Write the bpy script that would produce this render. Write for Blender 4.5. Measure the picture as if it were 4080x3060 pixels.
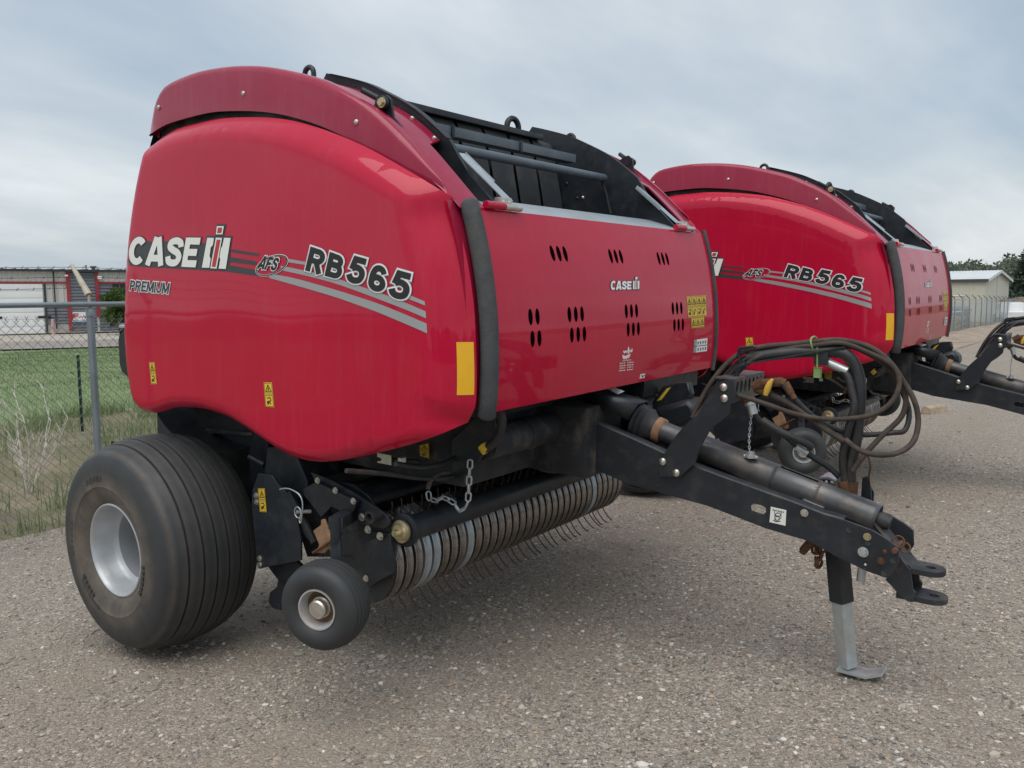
import bpy, bmesh, math, random
import numpy as np
from mathutils import Vector, Matrix
from mathutils.geometry import delaunay_2d_cdt, tessellate_polygon

for o in list(bpy.data.objects): bpy.data.objects.remove(o)
scene = bpy.context.scene
col = scene.collection
rad = math.radians
random.seed(7); rng = np.random.default_rng(7)

# ------------------------------------------------------------------ camera
FPX = 845.4                                   # focal length in pixels at 1024 wide
CAM = np.array([3.962, -3.634, 1.69])
def axes(yaw, pitch, roll):
    f = np.array([-math.sin(yaw)*math.cos(pitch), math.cos(yaw)*math.cos(pitch), -math.sin(pitch)])
    r = np.array([math.cos(yaw), math.sin(yaw), 0.0]); u = np.cross(r, f)
    return r*math.cos(roll)+u*math.sin(roll), -r*math.sin(roll)+u*math.cos(roll), f
RW, UW, FW = axes(.626, .105, -.006)          # camera in the world (gravity)
RB, UB, FB = axes(.626, .132, .016)           # camera in the frame of the balers (the lot slopes a little)
cd = bpy.data.cameras.new('camera'); cam = bpy.data.objects.new('camera', cd); col.objects.link(cam)
cd.sensor_width = 36; cd.lens = 36*FPX/1024; cd.clip_start = .05; cd.clip_end = 3000
M3 = Matrix(np.stack([RW, UW, -FW], 1).tolist())
cam.matrix_world = Matrix.Translation(CAM.tolist()) @ M3.to_4x4()
scene.camera = cam
# ------------------------------------------------------------------ sky, sun, exposure
SUN_AZ, SUN_EL = rad(-72), rad(66)            # azimuth counted from +X towards +Y
w = bpy.data.worlds.new('World'); scene.world = w; w.use_nodes = True
nt = w.node_tree; nt.nodes.clear()
def N(t, kind, **k):
    n = t.nodes.new(kind)
    for a, b in k.items(): setattr(n, a, b)
    return n
def setin(n, **k):
    for a, b in k.items(): n.inputs[a.replace('_', ' ')].default_value = b
sky = N(nt, 'ShaderNodeTexSky', sky_type='NISHITA', sun_disc=False, sun_elevation=SUN_EL, sun_rotation=math.pi/2-SUN_AZ, air_density=1.2, dust_density=2.5)
skyb = N(nt, 'ShaderNodeVectorMath', operation='SCALE'); skyb.inputs['Scale'].default_value = .105
nt.links.new(sky.outputs[0], skyb.inputs[0])
tc = N(nt, 'ShaderNodeTexCoord')
sep = N(nt, 'ShaderNodeSeparateXYZ'); nt.links.new(tc.outputs['Generated'], sep.inputs[0])
zz = N(nt, 'ShaderNodeMath', operation='MAXIMUM'); zz.inputs[1].default_value = 0.0; nt.links.new(sep.outputs['Z'], zz.inputs[0])
za = N(nt, 'ShaderNodeMath', operation='ADD'); za.inputs[1].default_value = .22; nt.links.new(zz.outputs[0], za.inputs[0])
dv = N(nt, 'ShaderNodeVectorMath', operation='DIVIDE'); nt.links.new(tc.outputs['Generated'], dv.inputs[0])
cb = N(nt, 'ShaderNodeCombineXYZ')
for i in range(2): nt.links.new(za.outputs[0], cb.inputs[i])
cb.inputs[2].default_value = 1.0
nt.links.new(cb.outputs[0], dv.inputs[1])
mp = N(nt, 'ShaderNodeMapping'); mp.inputs['Rotation'].default_value = (0, 0, rad(25)); mp.inputs['Scale'].default_value = (1.0, .42, 1); mp.inputs['Location'].default_value = (3.1, 1.7, 0)
nt.links.new(dv.outputs[0], mp.inputs[0])
no = N(nt, 'ShaderNodeTexNoise'); setin(no, Scale=.95, Detail=7.0, Roughness=.52, Distortion=.2); nt.links.new(mp.outputs[0], no.inputs['Vector'])
cr = N(nt, 'ShaderNodeValToRGB'); nt.links.new(no.outputs['Fac'], cr.inputs[0])
e = cr.color_ramp.elements; e[0].position = .34; e[0].color = (.36, .445, .54, 1); e[1].position = .64; e[1].color = (.80, .83, .845, 1)
em = cr.color_ramp.elements.new(.5); em.color = (.56, .615, .66, 1)
mx = N(nt, 'ShaderNodeMix', data_type='RGBA'); mx.inputs['Factor'].default_value = .82
nt.links.new(skyb.outputs[0], mx.inputs[6]); nt.links.new(cr.outputs[0], mx.inputs[7])
bg = N(nt, 'ShaderNodeBackground'); bg.inputs['Strength'].default_value = .82
nt.links.new(mx.outputs[2], bg.inputs[0])
wo = N(nt, 'ShaderNodeOutputWorld'); nt.links.new(bg.outputs[0], wo.inputs[0])
sl = bpy.data.lights.new('sun', 'SUN'); sl.energy = 1.5; sl.angle = rad(60); sl.color = (1.0, .965, .91)
so = bpy.data.objects.new('sun', sl); col.objects.link(so)
sd = Vector((math.cos(SUN_EL)*math.cos(SUN_AZ), math.cos(SUN_EL)*math.sin(SUN_AZ), math.sin(SUN_EL)))
so.rotation_euler = sd.to_track_quat('Z', 'Y').to_euler(); so.location = (0, 0, 30)
vs = scene.view_settings; vs.view_transform = 'Standard'; vs.look = 'None'; vs.exposure = 0.52; vs.gamma = 1.0; vs.use_curve_mapping = False

# ------------------------------------------------------------------ pixel -> ray helpers
REG = {'F': (0, 0, 2212/4080), '1': (0, 950, 2.212), '2': (200, 1550, 1.50846), '3': (1000, 1550, 1.47467), '4': (2400, 1250, 1.47467),
       '5': (1200, 200, 1.30118), '6': (2500, 550, 1.4), '7': (1800, 800, 1.84348), '8': (2900, 1800, 1.746), 'B1': (450, 850, 1.70154),
       'B2': (500, 220, 1.58), 'R': (3600, 950, 3.6875)}
def direction(reg, a, b, ax3):
    x0, y0, s = REG[reg]; X = (x0+a/s)*1024/4080-512; Y = 384-(y0+b/s)*1024/4080
    return ax3[2]+ax3[0]*X/FPX+ax3[1]*Y/FPX
def P(reg, a, b, ax='y', c=0.0):              # on a plane of the baler frame
    d = direction(reg, a, b, (RB, UB, FB)); i = 'xyz'.index(ax); t = (c-CAM[i])/d[i]
    return CAM+d*t
def PW(reg, a, b, depth):                     # at a depth along the view axis, world frame
    return CAM+direction(reg, a, b, (RW, UW, FW))*depth
def PG(reg, a, b, o, n):                      # on a world plane through o with normal n
    d = direction(reg, a, b, (RW, UW, FW)); n = np.array(n, float); return CAM+d*(((np.array(o)-CAM)@n)/(d@n))
RM = np.outer(RW, RB)+np.outer(UW, UB)+np.outer(FW, FB); TM = CAM-RM@CAM
def b2w(p): return RM@np.array(p, float)+TM

# ------------------------------------------------------------------ materials
MATS = {}
def mat(name, c, rough=.5, metal=0.0, spec=.5, coat=0.0, var=0.0, vscale=8.0, rvar=0.0, bump=0.0, bscale=40.0, dust=None, dustamt=0.0, dscale=6.0, wave=0.0):
    m = bpy.data.materials.new(name); m.use_nodes = True; t = m.node_tree; p = t.nodes['Principled BSDF']
    c = tuple(c)+(1,) if len(c) == 3 else c
    setin(p, Roughness=rough, Metallic=metal); p.inputs['Specular IOR Level'].default_value = spec
    if coat: p.inputs['Coat Weight'].default_value = coat; p.inputs['Coat Roughness'].default_value = .04; p.inputs['Coat IOR'].default_value = 1.5
    co = N(t, 'ShaderNodeTexCoord'); src = None
    if var:
        n1 = N(t, 'ShaderNodeTexNoise'); setin(n1, Scale=vscale, Detail=6.0, Roughness=.6); t.links.new(co.outputs['Object'], n1.inputs['Vector'])
        r1 = N(t, 'ShaderNodeValToRGB'); t.links.new(n1.outputs['Fac'], r1.inputs[0]); ee = r1.color_ramp.elements
        ee[0].position = .3; ee[1].position = .72
        ee[0].color = tuple(x*(1-var) for x in c[:3])+(1,); ee[1].color = tuple(min(1, x*(1+var)) for x in c[:3])+(1,)
        src = r1.outputs[0]
    if dust:
        n2 = N(t, 'ShaderNodeTexNoise'); setin(n2, Scale=dscale, Detail=9.0, Roughness=.68); t.links.new(co.outputs['Object'], n2.inputs['Vector'])
        r2 = N(t, 'ShaderNodeMapRange'); setin(r2, From_Min=.5, From_Max=.78, To_Min=0.0, To_Max=dustamt); t.links.new(n2.outputs['Fac'], r2.inputs['Value'])
        mm = N(t, 'ShaderNodeMix', data_type='RGBA'); t.links.new(r2.outputs[0], mm.inputs['Factor'])
        mm.inputs[6].default_value = c; mm.inputs[7].default_value = tuple(dust)+(1,)
        if src: t.links.new(src, mm.inputs[6])
        src = mm.outputs[2]
    if src: t.links.new(src, p.inputs['Base Color'])
    else: p.inputs['Base Color'].default_value = c
    if rvar:
        n3 = N(t, 'ShaderNodeTexNoise'); setin(n3, Scale=vscale*1.7, Detail=5.0); t.links.new(co.outputs['Object'], n3.inputs['Vector'])
        r3 = N(t, 'ShaderNodeMapRange'); setin(r3, From_Min=.3, From_Max=.7, To_Min=max(.02, rough-rvar), To_Max=min(1, rough+rvar)); t.links.new(n3.outputs['Fac'], r3.inputs['Value'])
        t.links.new(r3.outputs[0], p.inputs['Roughness'])
    if bump or wave:
        n4 = N(t, 'ShaderNodeTexNoise'); setin(n4, Scale=bscale, Detail=5.0 if bump else 1.0); t.links.new(co.outputs['Object'], n4.inputs['Vector'])
        b = N(t, 'ShaderNodeBump'); setin(b, Strength=1.0, Distance=bump or wave); t.links.new(n4.outputs['Fac'], b.inputs['Height']); t.links.new(b.outputs[0], p.inputs['Normal'])
        if wave and coat: t.links.new(b.outputs[0], p.inputs['Coat Normal'])
    MATS[name] = m
    return m
def streaks(name, c, amt):                    # dusty run marks down the paint
    t = MATS[name].node_tree; p = t.nodes['Principled BSDF']; prev = p.inputs['Base Color'].links[0].from_socket
    co = N(t, 'ShaderNodeTexCoord'); m = N(t, 'ShaderNodeMapping'); m.inputs['Scale'].default_value = (16, 16, 1.1); t.links.new(co.outputs['Object'], m.inputs[0])
    n = N(t, 'ShaderNodeTexNoise'); setin(n, Scale=1.6, Detail=7.0, Roughness=.7); t.links.new(m.outputs[0], n.inputs['Vector'])
    r = N(t, 'ShaderNodeMapRange'); setin(r, From_Min=.52, From_Max=.74, To_Min=0.0, To_Max=amt); t.links.new(n.outputs['Fac'], r.inputs['Value'])
    q = N(t, 'ShaderNodeMix', data_type='RGBA'); t.links.new(r.outputs[0], q.inputs['Factor']); t.links.new(prev, q.inputs[6]); q.inputs[7].default_value = c+(1,); t.links.new(q.outputs[2], p.inputs['Base Color'])
DUST = (.30, .24, .18)
mat('red_paint', (.475, .004, .034), rough=.4, spec=.12, coat=.55, var=.05, vscale=1.5, rvar=.06, wave=.0035, bscale=1.6, dust=(.34, .07, .08), dustamt=.10, dscale=3.2)
mat('red_satin', (.315, .008, .042), rough=.4, spec=.2, coat=.6, var=.06, vscale=2.0, rvar=.08, dust=(.33, .11, .13), dustamt=.2, dscale=3.0)
streaks('red_paint', (.42, .10, .10), .13); streaks('red_satin', (.40, .13, .14), .16)
mat('black_paint', (.017, .021, .027), rough=.42, var=.25, vscale=6, rvar=.12, dust=DUST, dustamt=.12, dscale=14, spec=.45)
mat('black_dusty', (.021, .023, .027), rough=.6, var=.3, vscale=5, rvar=.15, dust=DUST, dustamt=.40, dscale=7)
mat('black_plastic', (.017, .020, .025), rough=.45, var=.2, rvar=.1)
mat('foam', (.058, .063, .068), rough=.8, var=.25, vscale=9, dust=(.16, .13, .1), dustamt=.5, dscale=4, bump=.002, bscale=120)
mat('belt', (.032, .037, .042), rough=.7, var=.3, vscale=4, dust=DUST, dustamt=.2)
mat('hose_brown', (.050, .037, .029), rough=.75, var=.35, vscale=16, dust=(.19, .14, .10), dustamt=.45, dscale=10, bump=.001, bscale=90)
mat('hose_black', (.020, .021, .023), rough=.5, var=.3, vscale=10, dust=(.22, .17, .12), dustamt=.25, dscale=9)
mat('rust', (.105, .046, .022), rough=.85, var=.5, vscale=24, bump=.003, bscale=70, dust=(.17, .09, .045), dustamt=.5)
mat('tine_steel', (.10, .065, .045), rough=.6, metal=.4, var=.4, vscale=20); mat('dirt_tan', (.27, .155, .085), rough=.9, var=.35, vscale=18, bump=.003, bscale=60)
mat('steel_worn', (.29, .265, .245), rough=.27, metal=.85, var=.3, vscale=10, rvar=.14, dust=(.11, .07, .045), dustamt=.9, dscale=6)
mat('galvanised', (.50, .53, .53), rough=.42, metal=.6, var=.14, vscale=14, rvar=.1)
mat('zinc', (.60, .58, .52), rough=.35, metal=.85, var=.15, vscale=30)
mat('brass_zinc', (.56, .47, .28), rough=.35, metal=.8, var=.25, vscale=20)
mat('rim_disc', (.17, .18, .19), rough=.45, metal=.3, var=.2); mat('void_black', (.004, .004, .005), rough=1.0, spec=0.0); mat('rim_silver', (.46, .48, .50), rough=.38, metal=.35, var=.1, vscale=8, rvar=.08, dust=(.33, .25, .19), dustamt=.35, dscale=5)
mat('rim_rusty', (.50, .50, .50), rough=.5, metal=.3, var=.15, vscale=9, dust=(.29, .15, .075), dustamt=1.0, dscale=4.5)
mat('rim_dirt', (.30, .20, .13), rough=.75, metal=.2, var=.4, vscale=11, dust=(.45, .43, .4), dustamt=.7, dscale=9); mat('grey_sheet', (.47, .52, .55), rough=.35, metal=.5, var=.12, vscale=7, dust=(.25, .2, .14), dustamt=.25)
mat('tube_grey', (.085, .088, .092), rough=.42, metal=.3, var=.35, vscale=5, rvar=.15, dust=(.28, .22, .16), dustamt=.6, dscale=6)
mat('slate_paint', (.10, .125, .15), rough=.45, var=.15, vscale=6, rvar=.1, dust=DUST, dustamt=.2); mat('decal_white', (.80, .80, .75), rough=.4); mat('decal_dark', (.040, .046, .050), rough=.4); mat('decal_grey', (.36, .37, .37), rough=.35, metal=.25)
mat('decal_silver', (.80, .80, .80), rough=.35); mat('decal_red', (.50, .02, .03), rough=.35); mat('decal_yellow', (.76, .52, .045), rough=.4, var=.06)
mat('decal_black', (.015, .015, .015), rough=.5); mat('reflector_amber', (.82, .44, .02), rough=.3, var=.04, vscale=30)
mat('rubber_tag', (.19, .32, .11), rough=.5); mat('valve_yellow', (.62, .38, .06), rough=.5, var=.3)
mat('wood', (.36, .28, .20), rough=.9, var=.3, vscale=12)
def tyre_mat(name, dusty):
    m = mat(name, (.028, .032, .036), rough=.58, var=.18, vscale=7, rvar=.1)
    t = m.node_tree; p = t.nodes['Principled BSDF']; prev = p.inputs['Base Color'].links[0].from_socket
    a = N(t, 'ShaderNodeAttribute', attribute_name='dust')      # dirt caught low on the sidewall, moulded in with the tyre
    n = N(t, 'ShaderNodeTexNoise'); setin(n, Scale=9.0, Detail=8.0, Roughness=.65); co = N(t, 'ShaderNodeTexCoord'); t.links.new(co.outputs['Object'], n.inputs['Vector'])
    r = N(t, 'ShaderNodeMapRange'); setin(r, From_Min=.32, From_Max=.62, To_Min=.35, To_Max=1.0); t.links.new(n.outputs['Fac'], r.inputs['Value'])
    k = N(t, 'ShaderNodeMath', operation='MULTIPLY'); t.links.new(a.outputs['Fac'], k.inputs[0]); t.links.new(r.outputs[0], k.inputs[1])
    k2 = N(t, 'ShaderNodeMath', operation='MULTIPLY'); t.links.new(k.outputs[0], k2.inputs[0]); k2.inputs[1].default_value = dusty
    q = N(t, 'ShaderNodeMix', data_type='RGBA'); t.links.new(k2.outputs[0], q.inputs['Factor']); t.links.new(prev, q.inputs[6]); q.inputs[7].default_value = (.155, .125, .098, 1)
    t.links.new(q.outputs[2], p.inputs['Base Color'])
tyre_mat('tyre', .9); tyre_mat('tyre_clean', .4)

# ------------------------------------------------------------------ mesh helpers
def tag(o, label=None, cat=None, group=None, kind=None):
    if label: o['label'] = label
    if cat: o['category'] = cat
    if group: o['group'] = group
    if kind: o['kind'] = kind
    return o
def empty(name, loc=(0, 0, 0), parent=None):
    o = bpy.data.objects.new(name, None); col.objects.link(o); o.location = loc; o.empty_display_size = .2
    if parent: o.parent = parent
    return o
def link(name, me, parent=None):
    o = bpy.data.objects.new(name, me); col.objects.link(o)
    if parent: o.parent = parent
    return o
class MB:
    def __init__(s): s.v = []; s.f = []; s.mi = []; s.att = None
    def add(s, vs, fs, mi=0):
        b = len(s.v); s.v += [tuple(map(float, q)) for q in vs]; s.f += [tuple(i+b for i in q) for q in fs]; s.mi += [mi]*len(fs); return b
    def box(s, lo, hi, mi=0, bev=0.0, M=None):
        (x0, y0, z0), (x1, y1, z1) = lo, hi
        if bev:
            bm = bmesh.new(); bmesh.ops.create_cube(bm, size=1)
            for q in bm.verts: q.co = Vector(((x0+x1)/2+q.co.x*(x1-x0), (y0+y1)/2+q.co.y*(y1-y0), (z0+z1)/2+q.co.z*(z1-z0)))
            bmesh.ops.bevel(bm, geom=bm.edges[:], offset=bev, segments=2, affect='EDGES', profile=.7)
            vs = [tuple(q.co) for q in bm.verts]; bm.verts.index_update(); fs = [tuple(q.index for q in f.verts) for f in bm.faces]; bm.free()
        else:
            vs = [(x, y, z) for x in (x0, x1) for y in (y0, y1) for z in (z0, z1)]
            fs = [(0, 1, 3, 2), (4, 6, 7, 5), (0, 4, 5, 1), (2, 3, 7, 6), (0, 2, 6, 4), (1, 5, 7, 3)]
        if M is not None: vs = [tuple(M @ Vector(q)) for q in vs]
        s.add(vs, fs, mi); return s
    def bar(s, a, b, wid, thk, up=(0, 0, 1), mi=0, bev=.003):
        a, b = Vector(a), Vector(b); d = b-a; L = d.length; z = d.normalized(); x = Vector(up).cross(z)
        if x.length < 1e-4: x = Vector((1, 0, 0)).cross(z)
        x.normalize(); y = z.cross(x)
        M = Matrix((x, y, z)).transposed().to_4x4(); M.translation = a
        return s.box((-wid/2, -thk/2, 0), (wid/2, thk/2, L), mi, bev, M)
    def tube(s, pts, r, n=8, mi=0, caps=True):
        pts = [Vector(q) for q in pts]; rs = r if isinstance(r, (list, tuple)) else [r]*len(pts)
        T = [(pts[min(i+1, len(pts)-1)]-pts[max(i-1, 0)]).normalized() for i in range(len(pts))]
        x = T[0].orthogonal().normalized(); vs = []
        for i, q in enumerate(pts):
            x = (x-T[i]*x.dot(T[i])).normalized(); y = T[i].cross(x)
            for k in range(n):
                a = 2*math.pi*k/n; vs.append(q+(x*math.cos(a)+y*math.sin(a))*rs[i])
        fs = [(i*n+k, i*n+(k+1) % n, (i+1)*n+(k+1) % n, (i+1)*n+k) for i in range(len(pts)-1) for k in range(n)]
        if caps: fs += [tuple(range(n))[::-1], tuple(range((len(pts)-1)*n, len(pts)*n))]
        s.add(vs, fs, mi); return s
    def cyl(s, a, b, r, n=16, mi=0, r2=None): return s.tube([a, b], [r, r if r2 is None else r2], n, mi)
    def lathe(s, prof, o=(0, 0, 0), axis=(0, -1, 0), n=48, mi=0, closed=False):     # prof: (distance along axis, radius)
        z = Vector(axis).normalized(); x = Vector((0, 0, 1)) if abs(z.z) < .9 else Vector((1, 0, 0)); x = (x-z*x.dot(z)).normalized(); y = z.cross(x); o = Vector(o); vs = []
        for (h, r) in prof:
            for k in range(n):
                a = 2*math.pi*k/n; vs.append(o+z*h+(x*math.cos(a)+y*math.sin(a))*r)
        m = len(prof); fs = [(i*n+k, ((i+1) % m)*n+k, ((i+1) % m)*n+(k+1) % n, i*n+(k+1) % n) for i in range(m if closed else m-1) for k in range(n)]
        s.add(vs, fs, mi); return s
    def loft(s, secs, mi=0, closed=False, flip=False):
        n = len(secs[0]); vs = [q for sec in secs for q in sec]; m = n if closed else n-1
        fs = [(i*n+k, i*n+(k+1) % n, (i+1)*n+(k+1) % n, (i+1)*n+k) for i in range(len(secs)-1) for k in range(m)]
        if flip: fs = [q[::-1] for q in fs]
        s.add(vs, fs, mi); return s
    def prism(s, pts, off, mi=0, holes=()):   # 3-D polygon swept by a vector; holes are 3-D polygons too
        off = Vector(off); loops = [[Vector(q) for q in pts]]+[[Vector(q) for q in h] for h in holes]
        flat = [q for l in loops for q in l]; tri = tessellate_polygon(loops); nv = len(flat)
        fs = [tuple(q) for q in tri]+[tuple(i+nv for i in q[::-1]) for q in tri]; b = 0
        for l in loops:
            k = len(l); fs += [(b+i, b+(i+1) % k, nv+b+(i+1) % k, nv+b+i) for i in range(k)]; b += k
        s.add(flat+[q+off for q in flat], fs, mi); return s
    def poly(s, pts, mi=0):
        l = [Vector(q) for q in pts]; s.add(l, [tuple(q) for q in tessellate_polygon([l])], mi); return s
    def build(s, name, mats, parent=None, smooth=35, fix=True, bev=0.0):
        me = bpy.data.meshes.new(name); me.from_pydata(s.v, [], s.f)
        if isinstance(mats, str): mats = [mats]
        for q in mats: me.materials.append(MATS[q])
        if len(mats) > 1: me.polygons.foreach_set('material_index', s.mi)
        if fix:
            bm = bmesh.new(); bm.from_mesh(me); bmesh.ops.recalc_face_normals(bm, faces=bm.faces[:]); bm.to_mesh(me); bm.free()
        me.shade_smooth()
        if smooth < 180: me.set_sharp_from_angle(angle=rad(smooth))
        me.update(); o = link(name, me, parent)
        if bev:
            b = o.modifiers.new('bevel', 'BEVEL'); b.width = bev; b.segments = 2; b.limit_method = 'ANGLE'; b.angle_limit = rad(40)
        return o
def spline(pts, n, closed=False):
    pts = [np.array(q, float) for q in pts]; m = len(pts); segs = m if closed else m-1; out = []
    for i in range(segs):
        p0, p1, p2, p3 = (pts[(i+j) % m] if closed else pts[min(max(i+j, 0), m-1)] for j in (-1, 0, 1, 2))
        for k in range(n):
            t = k/n; out.append(.5*((2*p1)+(-p0+p2)*t+(2*p0-5*p1+4*p2-p3)*t*t+(-p0+3*p1-3*p2+p3)*t**3))
    if not closed: out.append(pts[-1])
    return out
def inside(p, poly):
    x, y = p; c = False; j = len(poly)-1
    for i in range(len(poly)):
        xi, yi = poly[i]; xj, yj = poly[j]
        if (yi > y) != (yj > y) and x < (xj-xi)*(y-yi)/(yj-yi)+xi: c = not c
        j = i
    return c
def sheet(outline, holes, grid, fn, thick, nrm_out, extra=()):
    """2-D outline with holes -> curved sheet; fn(a, b) gives the 3-D point, thickness goes against the outer side."""
    vs = []; es = []
    for l in [outline]+list(holes):
        b = len(vs); vs += [Vector((float(q[0]), float(q[1]))) for q in l]; es += [(b+i, b+(i+1) % len(l)) for i in range(len(l))]
    ol = np.array(outline)
    for x in np.arange(ol[:, 0].min()+grid/2, ol[:, 0].max(), grid):
        for y in np.arange(ol[:, 1].min()+grid/2, ol[:, 1].max(), grid):
            if inside((x, y), outline) and not any(inside((x, y), h) for h in holes) and np.min(np.hypot(ol[:, 0]-x, ol[:, 1]-y)) > grid*.35: vs.append(Vector((x, y)))
    for q in extra:
        if inside(q, outline): vs.append(Vector((float(q[0]), float(q[1]))))
    V, E, F, _, _, _ = delaunay_2d_cdt(vs, es, [], 0, 1e-6)
    F2 = []
    for f in F:
        c = (sum(V[i].x for i in f)/len(f), sum(V[i].y for i in f)/len(f))
        if inside(c, outline) and not any(inside(c, h) for h in holes): F2.append(tuple(f))
    h = 1e-3; pts = []; nn = []
    for q in V:
        p0 = Vector(fn(q.x, q.y)); n = (Vector(fn(q.x+h, q.y))-p0).cross(Vector(fn(q.x, q.y+h))-p0).normalized()
        if n.dot(Vector(nrm_out)) < 0: n = -n
        pts.append(p0); nn.append(n)
    nv = len(pts); faces = []; nn = [Vector((0, 0, 0)) for _ in pts]
    for f in F2:
        a, b, c = (pts[i] for i in f[:3])
        faces.append(f if (b-a).cross(c-a).dot(Vector(nrm_out)) > 0 else f[::-1])
        fn_ = (b-a).cross(c-a).normalized(); fn_ = fn_ if fn_.dot(Vector(nrm_out)) > 0 else -fn_
        for i, (p_, q_, r_) in zip(f, ((a, b, c), (b, c, a), (c, a, b))):
            u1, u2 = q_-p_, r_-p_
            if u1.length > 1e-9 and u2.length > 1e-9: nn[i] += fn_*u1.angle(u2)
    nn = [n.normalized() if n.length > 0 else Vector(nrm_out) for n in nn]
    cnt = {}
    for f in faces:
        for i in range(len(f)):
            k = (f[i], f[(i+1) % len(f)]); cnt[k] = 1
    rim = [k for k in cnt if (k[1], k[0]) not in cnt]
    back = [p-n*thick for p, n in zip(pts, nn)]
    allv = pts+back; allf = list(faces)+[tuple(i+nv for i in f[::-1]) for f in faces]; alln = nn+[-n for n in nn]
    for a, b in rim:
        i = len(allv); q = [pts[a], pts[b], back[b], back[a]]; n = (q[1]-q[0]).cross(q[3]-q[0]).normalized()*-1
        allv += q; alln += [n]*4; allf.append((i+1, i, i+3, i+2))
    me = bpy.data.meshes.new('sheet'); me.from_pydata([tuple(q) for q in allv], [], allf); me.shade_smooth(); me.update()
    me.normals_split_custom_set_from_vertices([tuple(q) for q in alln])
    return me
_bolts = {}
def bolt(parent, pos, axis=(0, -1, 0), r=.010, m='zinc', hexa=False, name='bolt'):
    k = (round(r, 4), m, hexa)
    if k not in _bolts:
        b = MB()
        if hexa: b.lathe([(0, r*1.5), (r*.25, r*1.5), (r*.25, r)], axis=(0, 0, 1), n=14); b.lathe([(r*.25, r*1.05), (r*1.0, r*1.05), (r*1.05, .0001)], axis=(0, 0, 1), n=6)
        else: b.lathe([(0, r), (r*.35, r*.93), (r*.62, r*.6), (r*.72, .0001)], axis=(0, 0, 1), n=12)
        o = b.build('bolt', m); _bolts[k] = o.data; bpy.data.objects.remove(o)
    o = link(name, _bolts[k], parent); o.location = Vector(pos)
    o.rotation_euler = Vector(axis).to_track_quat('Z', 'Y').to_euler()
    return o
_txt = {}
def text_mesh(body, off):
    if (body, off) in _txt: return _txt[(body, off)]
    c = bpy.data.curves.new('t', 'FONT'); c.body = body; c.resolution_u = 5; c.offset = off
    o = bpy.data.objects.new('t', c); col.objects.link(o)
    dg = bpy.context.evaluated_depsgraph_get(); me = o.evaluated_get(dg).to_mesh()
    v = [(q.co.x, q.co.y) for q in me.vertices]; f = [tuple(p.vertices) for p in me.polygons]
    o.evaluated_get(dg).to_mesh_clear(); bpy.data.objects.remove(o); bpy.data.curves.remove(c)
    _txt[(body, off)] = (v, f); return v, f
def put_text(mb, body, quad, fn, off=0.0, mi=0, base=None):
    """text filling a pixel quad (TL, TR, BR, BL); fn maps a pixel to the surface."""
    v, f = text_mesh(body, off); b0 = text_mesh(body, 0.0 if base is None else base)[0]
    x0 = min(q[0] for q in b0); x1 = max(q[0] for q in b0); y0 = min(q[1] for q in b0); y1 = max(q[1] for q in b0)
    q = [np.array(p, float) for p in quad]; out = []
    for (x, y) in v:
        s = (x-x0)/(x1-x0); t = (y1-y)/(y1-y0)
        out.append(fn(*((q[0]*(1-s)+q[1]*s)*(1-t)+(q[3]*(1-s)+q[2]*s)*t)))
    mb.add(out, f, mi)

# heavy block letters drawn as thick pen strokes
def _arc(cx, cy, rx, ry, a0, a1, n=14): return [(cx+rx*math.cos(rad(a)), cy+ry*math.sin(rad(a))) for a in np.linspace(a0, a1, n)]
GLY = {'C': (.80, [_arc(.41, .5, .29, .385, 42, 318, 20)]), 'A': (.86, [[(.11, 0), (.385, 1)], [(.475, 1), (.75, 0)], [(.22, .26), (.64, .26)]]),
       'S': (.78, [[tuple(q) for q in spline([(.66, .67), (.61, .82), (.40, .885), (.18, .82), (.155, .66), (.34, .55), (.53, .47), (.635, .33), (.56, .16), (.38, .115), (.18, .17), (.115, .34)], 4)]]),
       'E': (.70, [[(.12, 0), (.12, 1)], [(.12, .885), (.68, .885)], [(.12, .5), (.62, .5)], [(.12, .115), (.68, .115)]]), 'F': (.68, [[(.12, 0), (.12, 1)], [(.12, .885), (.66, .885)], [(.12, .48), (.58, .48)]]),
       'R': (.80, [[(.12, 0), (.12, 1)], [(.12, .885), (.46, .885)]+_arc(.46, .68, .19, .205, 85, -85, 8)+[(.12, .475)], [(.42, .46), (.68, 0)]]),
       'B': (.78, [[(.12, 0), (.12, 1)], [(.12, .885), (.44, .885)]+_arc(.44, .72, .15, .165, 85, -85, 8)+[(.12, .55)], [(.12, .53), (.46, .53)]+_arc(.46, .322, .19, .207, 85, -85, 8)+[(.12, .115)]]),
       '5': (.76, [[(.68, .885), (.23, .885), (.17, .50)], [tuple(q) for q in spline([(.17, .52), (.28, .585), (.44, .59), (.585, .51), (.635, .35), (.57, .18), (.39, .115), (.21, .16), (.115, .30)], 4)]]),
       '6': (.78, [_arc(.40, .325, .24, .21, 0, 360, 22), [tuple(q) for q in spline([(.63, .72), (.55, .85), (.40, .885), (.24, .80), (.165, .58), (.16, .33)], 4)]]),
       'P': (.74, [[(.12, 0), (.12, 1)], [(.12, .885), (.44, .885)]+_arc(.44, .665, .18, .22, 85, -85, 8)+[(.12, .445)]]), 'M': (.98, [[(.11, 0), (.11, 1)], [(.13, .97), (.49, .10)], [(.49, .10), (.85, .97)], [(.87, 0), (.87, 1)]]),
       'I': (.26, [[(.13, 0), (.13, 1)]]), 'U': (.78, [[(.12, 1), (.12, .38)]+_arc(.385, .38, .265, .265, 180, 360, 10)+[(.65, 1)]])}
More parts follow.
